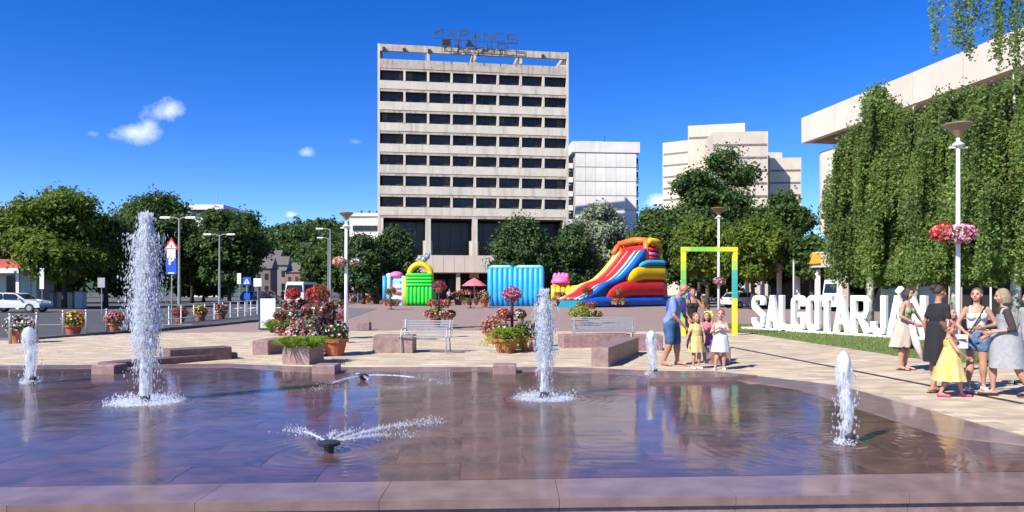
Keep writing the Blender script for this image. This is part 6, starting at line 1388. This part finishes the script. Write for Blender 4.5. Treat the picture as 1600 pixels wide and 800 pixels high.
            for n_ in 'LR':
                h1, t1 = D['_heel' + n_], D['_toe' + n_]; c = (h1 + t1) / 2; d = t1 - h1; s2 = MB(); s2.box((c.x, c.y, .008), (d.length + .04 * Ht, .045 * Ht, .016), math.atan2(d.y, d.x)); 
                for q in (.25, .7): s2.tube([h1.lerp(t1, q) + Vector((-.024 * Ht, 0, -.01)), h1.lerp(t1, q) + Vector((0, 0, .024 * Ht)), h1.lerp(t1, q) + Vector((.024 * Ht, 0, -.01))], .006 * Ht, 5)
                s2.build('sandal', mt, t)
            continue
        elif kind == 'custom':
            o_['f'](M_, Hn, D, Ht, hp); M_.build(nm, mt, t, smooth=o_.get('smooth', True)); continue
        me3 = fuse(M_, vox * .9, 1)
        co = np.empty(len(me3.vertices) * 3); me3.vertices.foreach_get('co', co); co = co.reshape(-1, 3)
        # cloth creases
        fr = 16 / Ht; q = np.sin(co[:, 2] * fr * 2.2 + co[:, 0] * fr * 1.3 + 2 * np.sin(co[:, 1] * fr)) * .0035 * Ht; nrm = np.empty(len(me3.vertices) * 3); me3.vertices.foreach_get('normal', nrm); co += nrm.reshape(-1, 3) * q[:, None]
        me3.vertices.foreach_set('co', co.ravel())
        cut = o_.get('neck')
        if cut is not None:    # scooped neckline: drop what lies above the cut
            bm = bmesh.new(); bm.from_mesh(me3); kz = cut * Ht
            kill = [v for v in bm.verts if v.co.z > kz - (.02 * Ht if v.co.y - D['chest'][1] * Ht < 0 else 0) and abs(v.co.x - D['chest'][0] * Ht) < .2 * Ht]
            if o_.get('straps'): kill = [v for v in kill if not (.045 * Ht < abs(v.co.x - D['chest'][0] * Ht) < .068 * Ht)]
            bmesh.ops.delete(bm, geom=kill, context='VERTS'); bm.to_mesh(me3); bm.free()
        me3.name = nm; link(nm, me3, mt, t)
    return t
def gx(px, py): p = G(px, py, .02); return p.x, p.y
PGc = 'people by the children at the pool edge'; PGw = 'people walking on the right of the plaza'
def backpack(M_, Hn, D, Ht, hp):
    c = Hn['chest'] + Vector((0, .13, -.02 * Ht)); M_.ball(c, (.13, .09, .19), 14, 10)
# man in blue shirt bending towards the girl (he faces right)
x, y = gx(1049, 571)
person('bald man in light blue shirt and denim shorts bending to hold the girl\'s hand', x, y, R(48), 1.84, S_tan, H_grey, 'bald', lean=(.0, -.09), head_tilt=R(36), female=False, fat=1.12,
       J=dict(head=(0, -.165, .905), elbR=(.15, -.09, .60), wriR=(.12, -.20, .47), elbL=(-.15, -.12, .60), wriL=(-.05, -.215, .46), kneL=(-.075, -.02, .275), ankL=(-.095, .05, .045), kneR=(.075, -.03, .275), ankR=(.085, -.03, .045)),
       garments=(('shirt', C_blue, dict(sleeve=.75, infl=.020, z0=.49)), ('shorts', C_ddenim, dict(to=.93, infl=.014)), ('custom', C_vb, dict(name='backpack', f=backpack)),))
x, y = gx(1085, 548)
person('woman in black sleeveless top with raised hand standing behind the man', x - .05, y, R(8), 1.70, S_tan, H_brown, 'updo', J=dict(elbR=(.17, -.06, .66), wriR=(.13, -.09, .80), elbL=(-.15, -.02, .64), wriL=(-.10, -.12, .52)), bust=True,
       garments=(('top', C_black, dict(infl=.016, neck=.785, straps=True)), ('trousers', C_black, dict(to=1.9)), ('shoes', M_shoe_b)))
x, y = gx(1088, 576)
person('little girl in cream yellow dress holding the man\'s hand', x, y, R(12), 1.18, S_pink, H_red, 'pony', child=True, J=dict(elbL=(-.165, -.02, .60), wriL=(-.215, -.07, .52), elbR=(.15, -.02, .58), wriR=(.10, -.12, .50)),
       garments=(('shirt', C_cream, dict(sleeve=.45, infl=.02, z0=.47, name='dress_top')), ('skirt', C_cream, dict(zt=.58, zb=.30, r1=.10, r2=.155, folds=8, name='dress_skirt')), ('shoes', M_shoe_w)))
x, y = gx(1103, 566)
person('small girl with pink cloth standing between the cream and white dressed girls', x + .02, y, R(-10), 1.15, S_pink, H_brown, 'long', child=True, J=dict(elbL=(-.14, -.06, .60), wriL=(-.05, -.14, .62), elbR=(.15, -.05, .60), wriR=(.07, -.14, .60)),
       garments=(('shirt', C_pink, dict(sleeve=.5, infl=.018)), ('skirt', C_purple, dict(zt=.58, zb=.33, r1=.10, r2=.14)), ('shoes', M_shoe_w)))
x, y = gx(1127, 578)
person('little girl in white dress with hand raised to her mouth by the pool', x, y + .05, R(-14), 1.26, S_pink, H_red, 'short', child=True, J=dict(elbL=(-.15, -.06, .62), wriL=(-.06, -.12, .68), elbR=(.13, -.07, .63), wriR=(.03, -.13, .68), ankL=(-.085, -.01, .045)),
       garments=(('top', C_white, dict(infl=.02, z0=.44, neck=.77)), ('skirt', C_paleb, dict(zt=.58, zb=.30, r1=.105, r2=.15, amp=.06, name='dress_skirt')), ('shoes', M_shoe_w)))
x, y = gx(1107, 528)
person('small dark haired child in lemon shirt farther behind the children', x, y, R(160), 1.16, S_tan, H_dark, 'short', child=True, garments=(('shirt', C_lemon, dict(sleeve=.5, infl=.018)), ('shorts', C_lemon, dict(to=.7)), ('shoes', M_shoe_w)))
# right hand group
x, y = gx(1412, 578)
def stroller_handle(M_, Hn, D, Ht, hp): M_.tube([Hn['wriL'] + Vector((0, -.03, .02)), Hn['wriL'] + Vector((.05, -.35, -.18)), Hn['wriL'] + Vector((.1, -.6, -.42))], .013, 6)
person('woman in sage green top and oatmeal skirt leaning beside the letter J', x, y, R(34), 1.70, S_pink, H_dark, 'bob', lean=(.03, -.03), head_tilt=R(12), bust=True, fat=.98, J=dict(elbL=(-.15, -.04, .66), wriL=(-.04, -.17, .57), elbR=(.20, -.05, .68), wriR=(.26, -.10, .56)),
       garments=(('top', C_green, dict(infl=.018, z0=.58, neck=.775)), ('skirt', C_tan, dict(zt=.635, zb=.285, r1=.09, r2=.16, folds=7, dx=-.01, dy=.03)), ('skirt', C_black, dict(zt=.31, zb=.265, r1=.13, r2=.14, name='underskirt')), ('sandals', M_shoe_b)))
t = empty('umbrella_bag', (x + .22, y - .28, .05), R(-20), label='pink and white striped long bag held by the woman in green', cat='bag')
MB().tube([(0, 0, .22), (-.10, .02, .55), (-.20, .05, .98)], [.035, .075, .05], 10).build('bag_body', mat('striped_bag', (.66, .30, .34), .8, (.75, .72, .68), 9), t, smooth=True); MB().tube([(-.20, .05, .98), (-.26, .06, 1.08), (-.2, .0, 1.02)], .01, 5).build('handle', M_strap, t)
x, y = gx(1466, 612)
person('woman in knee length black dress with dark hair in a bun, seen from behind', x - .02, y, R(104), 1.74, S_tan, H_dark, 'updo', fat=.92, lean=(0, -.02), head_turn=R(-8), J=dict(elbL=(-.13, .0, .63), wriL=(-.11, -.10, .50), elbR=(.14, .01, .64), wriR=(.15, -.03, .49), kneL=(-.05, .03, .275), ankL=(-.05, .10, .05), ankR=(.05, -.02, .045)),
       garments=(('shirt', C_black, dict(sleeve=.55, infl=.014, z0=.5, name='dress_top')), ('skirt', C_black, dict(zt=.66, zb=.285, r1=.10, r2=.135, folds=7, sq=.95, name='dress_skirt')), ('sandals', M_shoe_b)))
x, y = gx(1488, 620)
def headband(M_, Hn, D, Ht, hp): M_.tube([hp((math.cos(a) * .056, .01, .012 + math.sin(a) * .056)) for a in np.linspace(0, math.pi, 11)], .008 * Ht, 6)
person('little girl in flowing yellow dress striding right with pink shoes', x - .02, y, R(66), 1.17, S_pink, H_brown, 'updo', child=True, lean=(0, .02), head_turn=R(-10), J=dict(elbL=(-.14, -.06, .62), wriL=(-.08, -.16, .54), elbR=(.14, -.09, .60), wriR=(.12, -.20, .52), kneL=(-.05, .05, .26), ankL=(-.05, .13, .05), kneR=(.05, -.09, .26), ankR=(.05, -.13, .045)),
       garments=(('top', C_yellow, dict(infl=.016, z0=.52, neck=.765, straps=True, name='dress_top')), ('skirt', C_yellow, dict(zt=.66, zb=.225, r1=.085, r2=.215, folds=9, dy=.03, sq=.95, amp=.11, pw=.95, name='dress_skirt')), ('shoes', M_shoe_p), ('custom', C_white, dict(name='headband', f=headband))))
x, y = gx(1526, 610)
def strap(M_, Hn, D, Ht, hp): M_.tube([Hn['shoR'] + Vector((-.05, -.03, .05)), Hn['chest'] + Vector((.02, -.155, .0)), Hn['waist'] + Vector((-.10, -.14, -.03)), Hn['waist'] + Vector((-.17, -.10, -.12))], [.012] * 4, 5)
person('woman in white tank top and denim shorts with a bag across her body', x, y, R(-26), 1.69, S_pink, H_brown, 'pony', bust=True, fat=.95, head_turn=R(-22), J=dict(elbR=(.165, .01, .645), wriR=(.03, -.13, .62), elbL=(-.165, -.01, .64), wriL=(-.10, -.12, .565), kneL=(-.055, -.03, .275), ankL=(-.075, -.03, .045), ankR=(.06, .03, .045)),
       garments=(('top', C_white, dict(infl=.016, z0=.555, neck=.775, straps=True)), ('shorts', C_denim, dict(to=.34, infl=.018)), ('shoes', M_shoe_w), ('custom', M_strap, dict(name='bag_strap', f=strap))))
t = empty('handbag', (x - .42, y - .22, .84), R(-20), label='white handbag hanging at the hip of the woman in denim shorts', cat='bag'); MB().bbox((0, 0, 0), (.26, .10, .22), .02, R(18)).build('bag_body', M_bagw, t); MB().box((0, -.055, .03), (.18, .01, .02)).build('zip', M_strap, t)
x, y = gx(1574, 620)
def strap2(M_, Hn, D, Ht, hp): M_.tube([Hn['shoR'] + Vector((-.03, .03, .05)), Hn['chest'] + Vector((-.02, .14, -.04)), Hn['waist'] + Vector((-.13, .10, -.08))], [.009] * 3, 5)
person('blond woman in grey sleeveless dress and sheer black sleeves walking left at the right edge', x, y, R(-104), 1.68, S_light, H_blond, 'bob', fat=.90, lean=(0, -.035), head_tilt=R(10), J=dict(elbR=(.12, .0, .63), wriR=(.09, -.15, .60), elbL=(-.12, .0, .63), wriL=(-.10, -.14, .55), kneL=(-.05, -.10, .28), ankL=(-.05, -.10, .045), kneR=(.05, .06, .28), ankR=(.05, .17, .06)),
       garments=(('shirt', C_sheer, dict(sleeve=1.25, infl=.012, z0=.6, name='sheer_top')), ('top', C_grey, dict(infl=.018, z0=.48, neck=.785, straps=True, name='dress_top')), ('skirt', C_grey, dict(zt=.62, zb=.27, r1=.105, r2=.135, folds=5, sq=1.25, amp=.05, name='dress_skirt')), ('shoes', M_shoe_b, dict(h=.005)), ('custom', M_strap, dict(name='bag_strap', f=strap2))))
x, y = gx(1486, 583)
person('small child in pink behind the black dressed woman and the lamp post', x, y, R(20), 1.30, S_pink, H_brown, 'long', child=True, garments=(('shirt', C_pink, dict(sleeve=.6, infl=.018)), ('skirt', C_pink, dict(zt=.58, zb=.32, r1=.1, r2=.14)), ('shoes', M_shoe_w)))
x, y = gx(1607, 600)
person('person in grey at the very right edge behind the blond woman', x, y, R(-90), 1.62, S_light, H_dark, 'pony', garments=(('shirt', C_grey, dict(sleeve=.7, infl=.02)), ('trousers', C_grey, dict(to=1.3)), ('shoes', M_shoe_b)))
# far figures
far = [(1078, 480, 62, 'person in blue shirt walking before the trees behind the man', C_vb, C_navy, 20), (1092, 478, 70, 'person in dark clothes walking in front of the dark trees inside the arch', C_navy, C_black, -60), (1136, 474, 78, 'person in black sitting area right of the arch post', C_black, C_black, 10),
       (702, 476, 80, 'person in white standing right of the green inflatable', C_white, C_navy, 40), (722, 475, 84, 'person in red near the parasol', C_redc, C_black, -30), (757, 475, 82, 'person in grey standing left of the blue inflatable', C_grey, C_navy, 0), (560, 474, 84, 'person in white walking by the far flower pots', C_white, C_denim, 80), (628, 476, 79, 'child in red before the play house', C_redc, C_navy, 0),
       (1214, 474, 76, 'person in dark blue under the trees behind letter L', C_navy, C_navy, 30), (1256, 472, 80, 'person in purple behind letter G', C_purple, C_black, -20), (1366, 470, 60, 'person in blue near the hall behind letter R', C_vb, C_navy, 0), (442, 470, 88, 'person in pink crossing by the left flower towers', C_pink, C_navy, 60)]
for i, (px, yb, Yp, lab, c1, c2, fc) in enumerate(far):
    kid = 'child' in lab
    person(lab, (px - 800) / F * Yp, Yp, R(fc), 1.15 if kid else 1.7, S_light, H_dark if i % 2 else H_brown, 'short', far=True, child=kid, female=i % 2 == 0, J=dict(kneL=(-.05, -.06, .28), ankL=(-.05, -.07, .05), ankR=(.05, .09, .06)) if i % 3 else None, garments=(('shirt', c1, dict(sleeve=.8, infl=.022)), ('trousers', c2, dict(to=1.8))))
